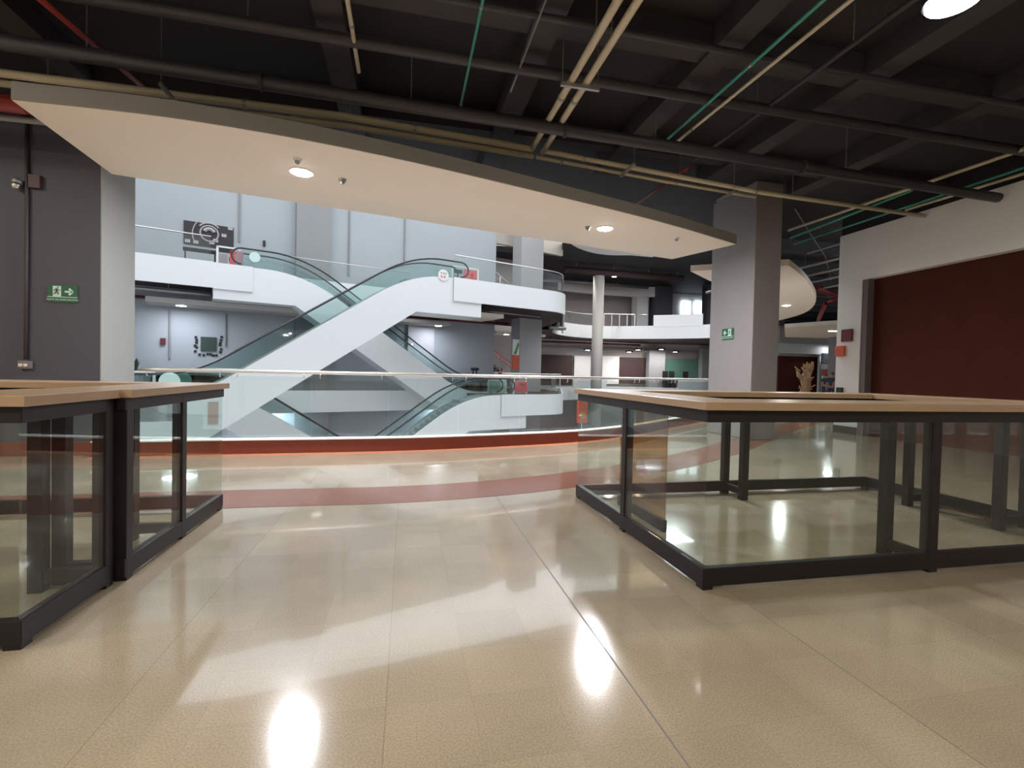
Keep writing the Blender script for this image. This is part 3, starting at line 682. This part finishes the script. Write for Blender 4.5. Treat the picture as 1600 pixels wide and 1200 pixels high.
board('sandwich_board', 'coral red sandwich board on the middle landing', (802, 595), (824, 618), 1.75, .05, [(.1, .98, .1, .98, 'pink', 'red_sheet'), (.4, .8, .55, .8, mat('pale pink figure', (.8, .5, .52), .5), 'pale_figure')])
board('framed_notice', 'white framed notice with dark red lettering at the far left above the counter', (201, 579), (243, 598), .8, .05, [(.08, .9, .82, .92, 'darkred', 'lettering_block')])
# wall poster
t0, z0 = onp(287, 343.5, 7.72); t1, _ = onp(365, 383, 7.72); _, z1 = onp(287, 380, 7.72)
r = thing('wall_poster', 'black poster with silver emblem on the pale wall of the upper left gallery', 'poster', w((t0+t1)/2, 7.8, z1))
sh = obj('sheet', ubox(bm_new(), t0, t1, 7.74, 7.8, z1, z0), 'poster', r)
tc_, zc = onp(327, 365, 7.7); c = w(tc_, 7.72, zc)
def arc(bm, c, r, a0, a1, th, n=14):
    tube(bm, [c+U*math.cos(a0+(a1-a0)*k/n)*r+Vector((0, 0, math.sin(a0+(a1-a0)*k/n)*r)) for k in range(n+1)], th, 6)
bm = bm_new(); arc(bm, c, .42, 0, math.pi*2, .045, 24); arc(bm, c, .24, .4, math.pi-.4, .10); obj('round_emblem', bm, 'silver', sh)
bm = bm_new(); arc(bm, c+U*.25-Vector((0, 0, .1)), 1.02, math.pi*.76, math.pi*1.12, .03); arc(bm, c, .56, .7, 2.5, .045); obj('arc_line', bm, 'silver', sh)
for px, py in ((293, 376), (306, 378), (331, 379), (350, 368), (360, 357), (337, 376)):
    a, z = onp(px, py, 7.7); obj('small_mark', ubox(bm_new(), a-.12, a+.12, 7.71, 7.74, z-.09, z+.09), 'silver', sh)
# framed dark picture with studs, lower wall
t0, z0 = onp(313.5, 526, 7.72); t1, _ = onp(338, 545, 7.72); _, z1 = onp(315, 548, 7.72)
r = thing('wall_picture', 'square dark green picture ringed by small dark dots on the pale wall', 'picture', w((t0+t1)/2, 7.8, z1))
obj('canvas', ubox(bm_new(), t0, t1, 7.72, 7.8, z1, z0), mat('dark green mosaic', (.035, .06, .05), .6, var=.9, scale=14), r)
for k in range(6):
    for (a, z) in ((t0-.22, z1+(z0-z1)*k/5), (t1+.2, z1+(z0-z1)*k/5), (t0+(t1-t0)*k/5, z1-.2)):
        a += random.uniform(-.05, .05); z += random.uniform(-.05, .05)
        obj('dot', ubox(bm_new(), a-.06, a+.06, 7.75, 7.8, z-.06, z+.06), 'black', r)
# conduits on the pale wall
for (px, y0, y1, off), lb in zip(((374, 250, 378, 7.74), (545, 250, 430, 7.74), (632, 250, 407, 7.74), (352, 490, 541, 7.74), (265, 484, 560, 7.74), (634, 500, 548, 7.74)),
        ('thin grey conduit down the pale wall right of the black poster', 'thin grey conduit right of the grey pilaster', 'thin grey conduit above the top of the rising escalator', 'thin dark conduit right of the dark green picture', 'grey pipe on the lower pale wall left of the dark green picture', 'thin conduit behind the falling escalator')):
    a, z1 = onp(px, y1, off); _, z0 = onp(px, y0, off)
    o = obj('wall_conduit', tube(bm_new(), [w(a, off, z0), w(a, off, z1)], .05, 8), 'midgrey'); tag(o, lb, 'conduit', 'conduits on the pale wall')
a, z = onp(254.5, 533, 7.7); o = obj('alarm_box', ubox(bm_new(), a-.1, a+.12, 7.68, 7.795, z-.18, z+.16), 'darkred'); tag(o, 'small dark red alarm box on the lower pale wall', 'alarm')
a, z = onp(413, 380, 7.7); o = obj('wall_fitting', ubox(bm_new(), a-.06, a+.06, 7.7, 7.8, z-.16, z+.16), 'black'); tag(o, 'small black fitting on the pale wall above the mint round sign', 'wall fitting')
# table on the upper gallery
a, z = onp(313, 402, 6.3)
r = thing('side_table', 'dark low table on the upper left gallery beneath the poster', 'table', w(a, 6.3, LV-.02))
obj('table_top', ubox(bm_new(), a-.75, a+.75, 6.0, 6.7, LV+.95, LV+1.02), 'black', r)
for dx, do in ((-.65, 6.05), (.65, 6.05), (-.65, 6.65), (.65, 6.65)): obj('leg', ubox(bm_new(), a+dx-.03, a+dx+.03, do-.03, do+.03, LV-.02, LV+.95), 'black', r)
# stools and planters on the middle gallery
def plant(px, py, off, base, label, s=.35):
    a, _ = onp(px, py, off); c = w(a, off, base); r = thing('potted_plant', label, 'plant', c)
    obj('pot', lathe(bm_new(), c, [(.1, 0), (.14, .5), (.15, .5)], 16), 'black', r, smooth=True)
    bm = bm_new()
    for k in range(60):
        th = random.uniform(0, 6.28); L = random.uniform(.5, 1)*s*2; d = Vector((math.cos(th), math.sin(th), 0))
        p0 = c+Vector((0, 0, .5)); p1 = p0+d*L*.2+Vector((0, 0, L*.9)); p2 = p0+d*L*.3+Vector((0, 0, L*1.1)); sd = Vector((-d.y, d.x, 0))*.05
        v = [bm.verts.new(q) for q in (p0, p1-sd, p2, p1+sd)]; bm.faces.new(v)
    obj('foliage', bm, 'leaf', r)
plant(208, 570, 7.0, 0, 'dark potted plant on the middle gallery beside the left pillar', .55)
for px, lb in ((265, 'leftmost of the three small dark plants on the middle gallery'), (273.5, 'middle one of the three small dark plants on the middle gallery'), (282, 'rightmost of the three small dark plants on the middle gallery')):
    plant(px, 570, 7.1, 0, lb, .12)
a, z = onp(742, 575, 6.9); c = w(a, 6.9, 0)
r = thing('bar_stool', 'dark tall stool on the middle landing before the pale wall', 'stool', c)
obj('seat', lathe(bm_new(), c, [(.26, 1.45), (.30, 1.5), (.30, 1.62), (.24, 1.66)], 18), 'black', r)
for k in range(4):
    d = Vector((math.cos(k*1.57+.5), math.sin(k*1.57+.5), 0)); obj('leg', tube(bm_new(), [c+d*.3, c+d*.16+Vector((0, 0, 1.46))], .03, 6), 'black', r)
obj('foot_ring', tube(bm_new(), [c+Vector((math.cos(k*.524)*.25, math.sin(k*.524)*.25, .6)) for k in range(12)], .015, 6, closed=True), 'black', r)
# banner on the hall column
t0, z0 = onp(802.5, 530, 5.9); t1, z1 = onp(811, 577, 5.9)
r = thing('hanging_banner', 'tall banner on the hall column, white and green above, red below', 'banner', w(t0, 5.9, z1))
obj('upper_print', ubox(bm_new(), t0, t1, 5.95, 6.03, (z0+z1)/2-.05, z0), 'paper', r); obj('lower_print', ubox(bm_new(), t0, t1, 5.95, 6.03, z1, (z0+z1)/2-.05), 'orange', r)
bm = bm_new(); zz = (z0+z1)/2
hexa(bm, [w(t0+.05, 5.93, zz), w(t0+.3, 5.93, zz), w(t1-.02, 5.93, z0-.4), w(t1-.1, 5.93, z0-.15)], [w(t0+.05, 5.945, zz), w(t0+.3, 5.945, zz), w(t1-.02, 5.945, z0-.4), w(t1-.1, 5.945, z0-.15)]); obj('green_leaf_print', bm, 'green2', r)
# stairs beyond the wall end
for base, lb, z00 in ((LV, 'grey staircase on the upper floor between wall end and column', 0), (0, 'dark staircase on the middle floor between wall end and column', 0)):
    r = thing('staircase', lb, 'stairs', w(7.5, 11, base)); bm = bm_new()
    for k in range(14): ubox(bm, 10.2-k*.32-.32, 10.2-k*.32, 10.5, 12.2, base-.02+k*.2, base+.2+k*.2)
    obj('flight', bm, 'midgrey' if base else 'jamb', r)
    obj('handrail', tube(bm_new(), [w(10.6, 10.5, base+1.1), w(5.8, 10.5, base+4.0)], .05, 8), 'steel' if base else 'pink', r)
    obj('handrail', tube(bm_new(), [w(10.6, 10.5, base+.7), w(5.8, 10.5, base+3.6)], .04, 8), 'steel' if base else 'pink', r)
    for k in range(5): obj('baluster', tube(bm_new(), [w(10.4-k*.95, 10.5, base+k*.58), w(10.4-k*.95, 10.5, base+1.15+k*.58)], .03, 6), 'steel', r)

# ================================================================== PEOPLE (far away)
def person(label, p, h, yaw, top, legs, arm=0.0):
    p = Vector(p); s = h/1.7; r = thing('person', label, 'person', p)
    R = Matrix.Rotation(yaw, 4, 'Z')
    def g(x, y, z): return p + (R @ Vector((x*s, y*s, z*s)))
    def skin(name, V, E, m, sub=1):
        me = bpy.data.meshes.new(name); me.from_pydata([tuple(g(*v[:3])) for v in V], E, []); me.materials.append(M[m])
        o = bpy.data.objects.new(name, me); COL.objects.link(o); md = o.modifiers.new('skin', 'SKIN')
        for i, v in enumerate(V): me.skin_vertices[0].data[i].radius = (v[3]*s, v[4]*s if len(v) > 4 else v[3]*s)
        me.skin_vertices[0].data[0].use_root = True
        sb = o.modifiers.new('sub', 'SUBSURF'); sb.levels = sub; sb.render_levels = sub
        o.parent = r; o.matrix_parent_inverse = Matrix.Translation(-p); return o
    V = [(0, 0, .95, .13), (0, 0, 1.15, .12), (0, 0, 1.36, .14), (0, 0, 1.45, .06), (0, .01, 1.54, .075), (0, .015, 1.64, .085),
         (-.18, 0, 1.38, .055), (-.22, .02, 1.1, .04), (-.20, .12+arm, .88, .03), (-.20, .17+arm, .80, .025),
         (.18, 0, 1.38, .055), (.22, .02, 1.1, .04), (.20, .12+arm, .88, .03), (.20, .17+arm, .80, .025),
         (-.1, 0, .88, .085), (-.11, .02, .48, .06), (-.11, 0, .09, .04), (-.11, .14, .04, .035),
         (.1, 0, .88, .085), (.11, .02, .48, .06), (.11, 0, .09, .04), (.11, .14, .04, .035), (0, .10, 1.585, .018)]
    E = [(0, 1), (1, 2), (2, 3), (3, 4), (4, 5), (2, 6), (6, 7), (7, 8), (8, 9), (2, 10), (10, 11), (11, 12), (12, 13), (0, 14), (14, 15), (15, 16), (16, 17), (0, 18), (18, 19), (19, 20), (20, 21), (4, 22)]
    skin('body', V, E, 'skin')
    skin('shirt', [(0, 0, .93, .155, .125), (0, 0, 1.15, .145, .12), (0, 0, 1.36, .165, .13), (0, 0, 1.44, .08), (-.19, 0, 1.37, .075), (-.22, .01, 1.16, .06), (.19, 0, 1.37, .075), (.22, .01, 1.16, .06)], [(0, 1), (1, 2), (2, 3), (2, 4), (4, 5), (2, 6), (6, 7)], top)
    skin('trousers', [(0, 0, .96, .15, .12), (-.1, 0, .86, .11), (-.11, .02, .48, .08), (-.11, 0, .1, .065), (.1, 0, .86, .11), (.11, .02, .48, .08), (.11, 0, .1, .065)], [(0, 1), (1, 2), (2, 3), (0, 4), (4, 5), (5, 6)], legs)
    skin('hair', [(0, -.02, 1.70, .085), (0, -.05, 1.62, .085), (0, -.06, 1.54, .06)], [(0, 1), (1, 2)], 'hair')
    return r
a, z = onp(774, 590, 9.6); person('person in a white shirt behind the middle landing railing', w(a, 9.6, 0), 1.66, 2.6, 'cloth1', 'cloth3')
a, z = onp(783.5, 590, 8.6); person('dark haired person in a dusty pink shirt behind the middle landing railing', w(a, 8.6, 0), 1.72, 2.9, 'cloth2', 'cloth3', .08)
p = ony(1289, 620, 28); person('person in dark clothes by the pink poster beyond the right column', (p.x, p.y, 0), 1.7, 2.2, 'cloth3', 'cloth3')
p = ony(1299, 620, 21); person('person in dark clothes beside the white wall end', (p.x, p.y, 0), 1.72, 2.0, 'cloth3', 'cloth3')

# ================================================================== SIGNS AND FITTINGS NEAR US
def running_man(org, xd, s, parent):
    f = facing(org, xd)
    def q(bm, a, b, wd):
        a = f @ Vector((a[0]*s, a[1]*s, .004)); b = f @ Vector((b[0]*s, b[1]*s, .004)); bar(bm, a, b, .001, wd*s) if False else None
        d = (b-a).normalized(); n = (f.to_3x3() @ Vector((0, 0, 1))); sd = d.cross(n).normalized()*wd*s/2
        hexa(bm, [a-sd, b-sd, b+sd, a+sd], [a-sd+n*.002, b-sd+n*.002, b+sd+n*.002, a+sd+n*.002])
    bm = bm_new()
    q(bm, (.05, .28), (-.03, .0), .13); q(bm, (-.03, .02), (.14, -.12), .08); q(bm, (.14, -.12), (.1, -.3), .07)
    q(bm, (-.03, .02), (-.1, -.18), .08); q(bm, (-.1, -.18), (-.28, -.22), .07)
    q(bm, (.05, .24), (.22, .1), .06); q(bm, (.22, .1), (.3, .18), .05); q(bm, (.04, .26), (-.16, .2), .06); q(bm, (-.16, .2), (-.2, .05), .05); q(bm, (.07, .36), (.12, .44), .12)
    obj('running_figure', bm, 'green', parent)
def exit_sign(name, org, xd, wd, ht, arrow, label, wide=True):
    f = facing(org, xd); r = thing(name, label, 'exit sign', org)
    def pl(x0, x1, y0, y1, z, m, nm):
        b = [f @ Vector((x, y, z)) for x, y in ((x0, y0), (x1, y0), (x1, y1), (x0, y1))]; nn = f.to_3x3() @ Vector((0, 0, 1))
        return obj(nm, hexa(bm_new(), b, [p+nn*.003 for p in b]), m, r)
    pl(-wd/2, wd/2, -ht/2, ht/2, .002, 'green', 'backing_plate')
    pl(-wd/2, wd/2, -ht*.22, -ht*.18, .006, 'signwhite', 'divider_line')
    dx = -wd*.19*arrow; pl(dx-ht*.21, dx+ht*.21, -ht*.17, ht*.45, .006, 'signwhite', 'door_symbol')
    g = f.copy(); g.translation = f @ Vector((dx, ht*.12, .008)); running_man(g.translation, xd, ht*.62, r)
    ax = wd*.2*arrow; bm = bm_new(); nn = f.to_3x3() @ Vector((0, 0, 1))
    def seg(p, q_, t_):
        a = f @ Vector((*p, .006)); b = f @ Vector((*q_, .006)); d = (b-a).normalized(); sd = d.cross(nn)*t_/2
        hexa(bm, [a-sd, b-sd, b+sd, a+sd], [a-sd+nn*.003, b-sd+nn*.003, b+sd+nn*.003, a+sd+nn*.003])
    e = ht*.2; seg((ax-e*arrow, ht*.13), (ax+e*.8*arrow, ht*.13), ht*.11)
    seg((ax+e*1.05*arrow, ht*.13), (ax+e*.1*arrow, ht*.13+e*.95), ht*.11); seg((ax+e*1.05*arrow, ht*.13), (ax+e*.1*arrow, ht*.13-e*.95), ht*.11)
    obj('arrow', bm, 'signwhite', r)
    m = f.copy(); m.translation = f @ Vector((0, -ht*.36, .007)); text('RUTA DE EVACUACION', ht*.15 if wide else ht*.2, m, 'signwhite', r)
    return r
exit_sign('exit_sign', Vector((-4.75, 8.112, 2.285)), (1, 0, 0), .36, .235, 1, 'green evacuation sign with arrow to the right on the dark left pillar')
exit_sign('exit_sign', Vector((7.108, 9.85, 2.30)), (0, -1, 0), .40, .25, -1, 'small green evacuation sign on the grey column at the right')
# conduit, dome camera and socket box on the left pillar
r = thing('conduit_pipe', 'dark red brown conduit running down the left pillar', 'conduit', (-5.19, 8.07, 1.3))
obj('pipe', tube(bm_new(), [(-5.165, 8.09, 5.2), (-5.165, 8.09, 3.66), (-5.165, 8.09, 3.6), (-5.17, 8.09, 2.5), (-5.18, 8.09, 1.35)], .022, 8), mat('dark conduit', (.05, .035, .038), .5), r, smooth=True)
r = thing('security_camera', 'small white dome camera on the dark left pillar', 'camera', (-5.22, 8.04, 3.72))
obj('mount', lathe(bm_new(), (-5.26, 8.06, 3.75), [(.06, 0), (.06, .05), (.03, .08)], 16), 'galv', r, smooth=True)
obj('dome', lathe(bm_new(), (-5.26, 8.04, 3.70), [(.01, -.03), (.035, -.02), (.05, .02), (.05, .05)], 16), 'steel', r, smooth=True)
o = obj('junction_box', bx(bm_new(), -5.135, -5.0, 8.06, 8.12, 3.72, 3.9), mat('dark red brown box', (.07, .03, .033), .5)); tag(o, 'dark red brown box beside the dome camera on the left pillar', 'junction box')
r = thing('power_socket', 'grey socket box at the foot of the conduit on the left pillar', 'socket', (-5.18, 8.09, 1.22))
sb_ = obj('box', bx(bm_new(), -5.25, -5.11, 8.05, 8.12, 1.22, 1.33), 'jamb', r, bev=.005); obj('outlet', bx(bm_new(), -5.235, -5.185, 8.04, 8.05, 1.25, 1.29), 'steel', sb_); obj('outlet', bx(bm_new(), -5.175, -5.13, 8.04, 8.05, 1.25, 1.29), 'steel', sb_)
# sprinklers / detectors under the soffit
def detector(p, label, kind='smoke_detector'):
    p = Vector(p); r = thing(kind, label, 'smoke detector' if kind == 'smoke_detector' else 'sprinkler', p)
    obj('base', lathe(bm_new(), p, [(.05, -.03), (.06, 0)], 14), 'white' if kind == 'smoke_detector' else 'galv', r); obj('head', lathe(bm_new(), p, [(.02, -.07), (.035, -.045), (.03, -.03)], 14), 'galv', r)
detector((-1.44, 6.93, 4.05), 'pale round detector in the soffit above its left light')
detector((-.95, 7.5, 4.05), 'small dark sprinkler head right of the left soffit light', 'sprinkler')
detector((3.25, 8.65, 4.05), 'small sprinkler head left of the right soffit light', 'sprinkler')
detector((5.16, 8.82, 4.05), 'small detector near the right tip of the soffit')
# fire bell box, orange box and small box on the white wall end
def wb(name, p0, p1, label, m, cat, X=10.62, d=.05):
    a = onx(p0[0], p0[1], X); c = onx(p1[0], p1[1], X)
    o = obj(name, bx(bm_new(), X-d, X, min(a.y, c.y), max(a.y, c.y), min(a.z, c.z), max(a.z, c.z)), m, bev=.004); tag(o, label, cat); return o
a = ony(1313, 518, 9.8); 
for (px, py, wd, ht, nm, lb, m, cat) in ((1323, 526, .36, .30, 'alarm_bell', 'dark red square panel high on the white wall end', 'darkred', 'alarm'),
        (1311, 549, .32, .26, 'fire_sign', 'orange red rectangular sign below the dark red panel', 'orange', 'sign'), (1316, 612, .2, .22, 'wall_socket', 'black box low on the white wall end', 'black', 'socket')):
    q = ony(px, py, 10.36); yy = 10.4
    o = obj(nm, bx(bm_new(), 10.56, 10.62, {1323: 9.93, 1311: 10.12, 1316: 10.15}[px], {1323: 9.93, 1311: 10.12, 1316: 10.15}[px]+wd*.8, q.z-ht/2, q.z+ht/2), m, bev=.004); tag(o, lb, cat)
for k, px in enumerate((1041, 1051, 1073)):
    q = ony(px, 585, 54); o = obj('shop_chair', bx(bx(bm_new(), q.x-.35, q.x+.35, 53.7, 54.3, 0, .55), q.x-.35, q.x+.35, 54.2, 54.3, .55, 2.0), 'black'); tag(o, ('leftmost', 'middle', 'rightmost')[k]+' dark chair before the greenish shop window', 'chair', 'dark chairs before the greenish shop')
for p0, p1, nm in (((952, 449), (955, 454), 0), ((952, 455), (955, 460), 1)):
    a = ony(*p0, 55.9); c = ony(*p1, 55.9); o = obj('wall_speaker', bx(bm_new(), a.x, c.x, 55.8, 56, c.z, a.z), 'black'); tag(o, ('upper', 'lower')[nm]+' small black box on the far grey wall right of the round column', 'wall box', 'black boxes on the far grey wall')
# poster column and tan figure beyond
p = ony(1288, 580, 31.2)
r = thing('wall_notices', 'column of pink and white notices on the blue grey panel beyond the right column', 'notices', p)
for k, m in enumerate(('paper', 'pink', 'paper')):
    q = ony(1283.5, 569+k*9, 31.2); s2 = ony(1293.5, 577+k*9, 31.2); obj('sheet', bx(bm_new(), q.x, s2.x, 31.15, 31.2, s2.z, q.z), m, r)
p = ony(1258, 630, 24); p.z = 0
r = thing('fibre_sculpture', 'tan woven fibre figure standing by the glass rail beyond the column', 'sculpture', p)
V = [(0, 0, .0), (.05, 0, .8), (-.05, 0, 1.4), (.1, .05, 1.9)]
bm = bm_new(); tube(bm, [p+Vector(v) for v in V], [.2, .22, .3, .12], 12); tube(bm, [p+Vector((.1, 0, 1.5)), p+Vector((.35, 0, 2.0)), p+Vector((.42, 0, 2.35))], [.14, .12, .06], 8); tube(bm, [p+Vector((-.1, 0, 1.3)), p+Vector((-.5, 0, 1.55)), p+Vector((-.6, 0, 1.75))], [.16, .12, .06], 8)
for k in range(70):
    a = Vector((random.uniform(-.3, .3), random.uniform(-.2, .2), random.uniform(.3, 2.0))); tube(bm, [p+a, p+a+Vector((random.uniform(-.3, .3), random.uniform(-.2, .2), random.uniform(.0, .35)))], .035, 5)
obj('woven_body', bm, 'rattan', r)

# ================================================================== PIPES AND DUCT UNDER THE CEILING
def pipe(label, pts, r, m, name='ceiling_pipe', hang=(), htop=5.45, group=None, cat='pipe', collars=()):
    t = thing(name, label, cat, pts[0], group)
    run = obj('pipe_run', tube(bm_new(), pts, r, 10), m, t, smooth=True)
    P = [Vector(p) for p in pts]; L = [0]
    for a, b in zip(P, P[1:]): L.append(L[-1]+(b-a).length)
    def at(f):
        s = f*L[-1]
        for i in range(len(P)-1):
            if s <= L[i+1]+1e-6: return P[i].lerp(P[i+1], (s-L[i])/max(1e-6, L[i+1]-L[i])), (P[i+1]-P[i]).normalized()
        return P[-1], (P[-1]-P[-2]).normalized()
    for f in hang:
        q, d = at(f); obj('hanger_rod', tube(bm_new(), [q+Vector((0, 0, r)), (q.x, q.y, htop)], .006 if htop == 5.45 else .02, 6), 'galv', t)
    for f in collars:
        q, d = at(f); obj('collar', tube(bm_new(), [q-d*.02, q+d*.02], r*1.22, 10), 'beam' if m == 'duct' else 'galv', run)
    return t
def z_(p, z): q = onz(p[0], p[1], z); return (q.x, q.y, z)
pipe('large black round pipe crossing the whole ceiling, the nearer of the two', [(-7, 6.2, 4.7), (1.34, 6.55, 4.7), (10.5, 6.95, 4.7)], .085, 'duct', hang=(.2, .4, .6, .8), collars=(.3, .52, .75))
pipe('large black round pipe crossing the ceiling, farther up from the soffit', [(-7, 5.75, 4.98), (10.6, 5.95, 4.98)], .07, 'duct', hang=(.3, .6))
pipe('dark slim pipe crossing the upper ceiling', [(-7, 5.0, 5.05), (10.6, 5.1, 5.05)], .04, 'duct')
g_ = 'cream pipes under the ceiling'
pipe('cream pipe along the soffit at the left, upper of the pair', [(-7, 7.15, 4.78), (-.9, 7.15, 4.78), (1.82, 7.42, 4.78)], .05, 'cream', hang=(.3, .7), collars=(.2, .55, .8), group=g_)
pipe('cream pipe along the soffit at the left, lower of the pair', [(-7, 7.32, 4.74), (-.9, 7.32, 4.74), (1.9, 7.58, 4.74)], .045, 'cream', collars=(.25, .6), group=g_)
pipe('cream pipe running to the viewer from the junction, the left of the pair', [(1.84, 7.46, 4.78), (1.86, 4.2, 4.78), (1.86, 0, 4.78)], .042, 'cream', hang=(.35,), collars=(.12, .2), group=g_)
pipe('cream pipe running to the viewer from the junction, the right of the pair', [(2.03, 7.5, 4.78), (2.04, 4.2, 4.78), (2.04, 0, 4.78)], .042, 'cream', hang=(.35,), collars=(.12, .2), group=g_)
pipe('cream pipe running right from the junction, the upper of the pair', [(2.05, 7.45, 4.78), (6.5, 8.05, 4.78), (10.55, 8.28, 4.78)], .04, 'cream', hang=(.3, .6), collars=(.08, .5), group=g_)
pipe('cream pipe running right from the junction, the lower of the pair', [(1.95, 7.6, 4.74), (4.4, 7.95, 4.74), (6.4, 8.17, 4.74)], .03, 'cream', collars=(.1, .6), group=g_)
r = thing('pipe_bracket', 'small galvanised crossbar holding the pair of cream pipes', 'bracket', (1.95, 5.6, 4.75))
obj('crossbar', bx(bm_new(), 1.72, 2.2, 5.58, 5.62, 4.70, 4.74), 'galv', r); obj('rod', tube(bm_new(), [(1.74, 5.6, 4.74), (1.74, 5.6, 5.46)], .006, 6), 'galv', r); obj('rod', tube(bm_new(), [(2.18, 5.6, 4.74), (2.18, 5.6, 5.46)], .006, 6), 'galv', r)
for px, py, lb in ((978, 265, 'short crossbar under the cream pipes, nearer the junction'), (1130, 306, 'short crossbar under the cream pipes, nearer the column'), (270, 150, 'short crossbar under the cream pipes at the left')):
    q = onz(px, py, 4.68); r = thing('pipe_bracket', lb, 'bracket', q)
    obj('crossbar', bx(bm_new(), q.x-.02, q.x+.02, q.y-.32, q.y+.2, 4.63, 4.67), 'galv', r); obj('rod', tube(bm_new(), [(q.x, q.y-.30, 4.65), (q.x, q.y-.30, 5.46)], .005, 6), 'galv', r)
pipe('cream pipe running to the viewer above the left of the soffit', [(-.63, 6.35, 4.95), (-.63, 0, 4.95)], .024, 'cream', collars=(.13,), group=g_)
pipe('cream conduit running to the viewer beside the teal one, right of centre', [(3.98, 7.2, 4.9), (4.07, 3, 4.9), (4.1, 0, 4.9)], .022, 'cream', collars=(.1,), group=g_)
pipe('teal conduit running to the viewer left of the centre pipes', [(.66, 6.8, 4.92), (.68, 0, 4.92)], .016, 'teal', collars=(.28,), cat='conduit')
pipe('teal conduit running to the viewer right of the centre pipes', [(3.83, 7.2, 4.92), (3.82, 0, 4.92)], .02, 'teal', collars=(.3,), cat='conduit')
pipe('thin grey conduit between the left teal conduit and the cream pair', [(1.26, 6.3, 4.95), (1.29, 0, 4.95)], .012, 'galv', cat='conduit')
pipe('dark grey pipe running to the viewer left of the bright lamp', [(4.75, 7.6, 5.0), (4.72, 0, 5.0)], .03, 'beam', hang=(.2, .4))
pipe('red sprinkler pipe running to the viewer at the left', [(-3.3, 7.9, 4.9), (-3.6, 5.8, 4.9), (-4.2, 1.5, 4.9)], .035, 'red', collars=(.2,))
pipe('short red pipe above the right half of the soffit', [z_((990, 322), 4.9), z_((1075, 262), 4.9)], .03, 'red')
pipe('thick red pipe above the left pillar', [(-8.5, 7.2, 4.45), (-4.6, 7.2, 4.45)], .10, 'red')
pipe('grey pipe under the thick red one by the left pillar', [(-8.5, 7.6, 4.42), (-4.6, 7.55, 4.42)], .04, 'midgrey')
# conduits towards the right wall
for (a0, a1, r_, m, lb) in (((1232, 360), (1600, 233), .03, 'cream', 'long pale conduit rising over the right wall, topmost'), ((1235, 372), (1425, 297), .03, 'teal', 'teal conduit below the topmost pale one'),
        ((1240, 382), (1300, 362), .022, 'teal', 'short teal conduit near the grey column'), ((1300, 362), (1600, 262), .022, 'teal', 'teal conduit running over the right wall'),
        ((1262, 396), (1530, 314), .03, 'galv', 'grey conduit along the top of the right wall'), ((1415, 328), (1600, 271), .028, 'cream', 'cream conduit above the right wall, nearest')):
    pipe(lb, [z_(a0, 4.95), z_(a1, 4.95)], r_, m, cat='conduit', group='conduits over the right wall')
for k, (px, py) in enumerate(((1330, 398), (1328, 415), (1327, 428), (1325, 442))):
    q = onz(px, py, 4.95)
    pipe(('nearest', 'second', 'third', 'farthest')[k]+' of the pale pipes under the dark ceiling beyond the wall end', [(q.x, q.y-.6, 4.95), (q.x, q.y+7, 4.95)], .05, 'galv', hang=(.3, .8), group='pale pipes beyond the wall end')
q0 = z_((1245, 320), 5.1)
pipe('thin bent cable line hanging behind the column', [z_((1242, 326), 5.1), z_((1268, 368), 5.1), z_((1290, 402), 5.1), z_((1299, 440), 5.1)], .012, 'galv', cat='cable')
pipe('thick red pipe beyond the curved right soffit', [z_((1275, 450), 4.9), z_((1318, 466), 4.9)], .12, 'darkred')
pipe('red pipe bending down beyond the curved right soffit', [z_((1308, 466), 4.7), z_((1290, 474), 4.3), z_((1279, 500), 4.0)], .08, 'red')
# pipes under the upper gallery across the hall
for (t0, t1, o, z, r_, m, lb) in ((-18, -11, 5.0, 4.9, .09, 'galv', 'grey pipe under the upper left gallery'), (-18, -8, 7.2, 4.75, .08, 'darkred', 'dark red pipe under the upper left gallery'),
        (-6, 6, 6.6, 4.9, .12, 'darkred', 'dark brown pipe under the upper landing before the column'), (0, 6.2, 3.0, 5.2, .08, 'galv', 'grey pipe under the upper right landing'), (8.7, 10.2, 5.2, 4.8, .14, 'galv', 'short grey duct right of the hall column')):
    pipe(lb, [w(t0, o, z), w(t1, o, z)], r_, m, name='hall_pipe', hang=(.1, .5, .9), htop=5.46)
for y, z, r_, m, lb in ((50.5, 11.35, .2, 'galv', 'pale pipe under the far upper ceiling, upper'), (43.3, 11.0, .3, 'darkroom', 'brown pipe under the far upper ceiling, lower'), (50, 5.0, .12, 'galv', 'thin pipe above the far shops, upper'), (52, 4.9, .12, 'darkred', 'thin dark pipe above the far shops, lower')):
    pipe(lb, [(14, y, z), (26.5, y+.6, z)], r_, m, name='far_pipe', hang=(.1, .4, .7, .95), htop=11.7 if z > 8 else 5.4)
# orange standee below the right counter's rail
t0, z0 = onp(903, 625, -.2); t1, z1 = onp(917, 660, -.2)
p0 = ony(902, 626, 24); p1 = ony(918, 661, 24)
r = thing('hanging_banner', 'rounded orange red banner behind the corner of the right counter', 'banner', (p0.x, 24, p1.z))
obj('cloth', bx(bm_new(), p0.x, p1.x, 24, 24.04, p1.z, p0.z), 'orange', r, bev=.1); obj('pole', tube(bm_new(), [((p0.x+p1.x)/2, 24.06, -6.32), ((p0.x+p1.x)/2, 24.06, p0.z)], .03, 8), 'steel', r); obj('emblem', bx(bm_new(), p0.x+.15, p1.x-.15, 23.98, 24.0, p1.z+.25, p1.z+.55), mat('golden print', (.6, .35, .08), .5), r)
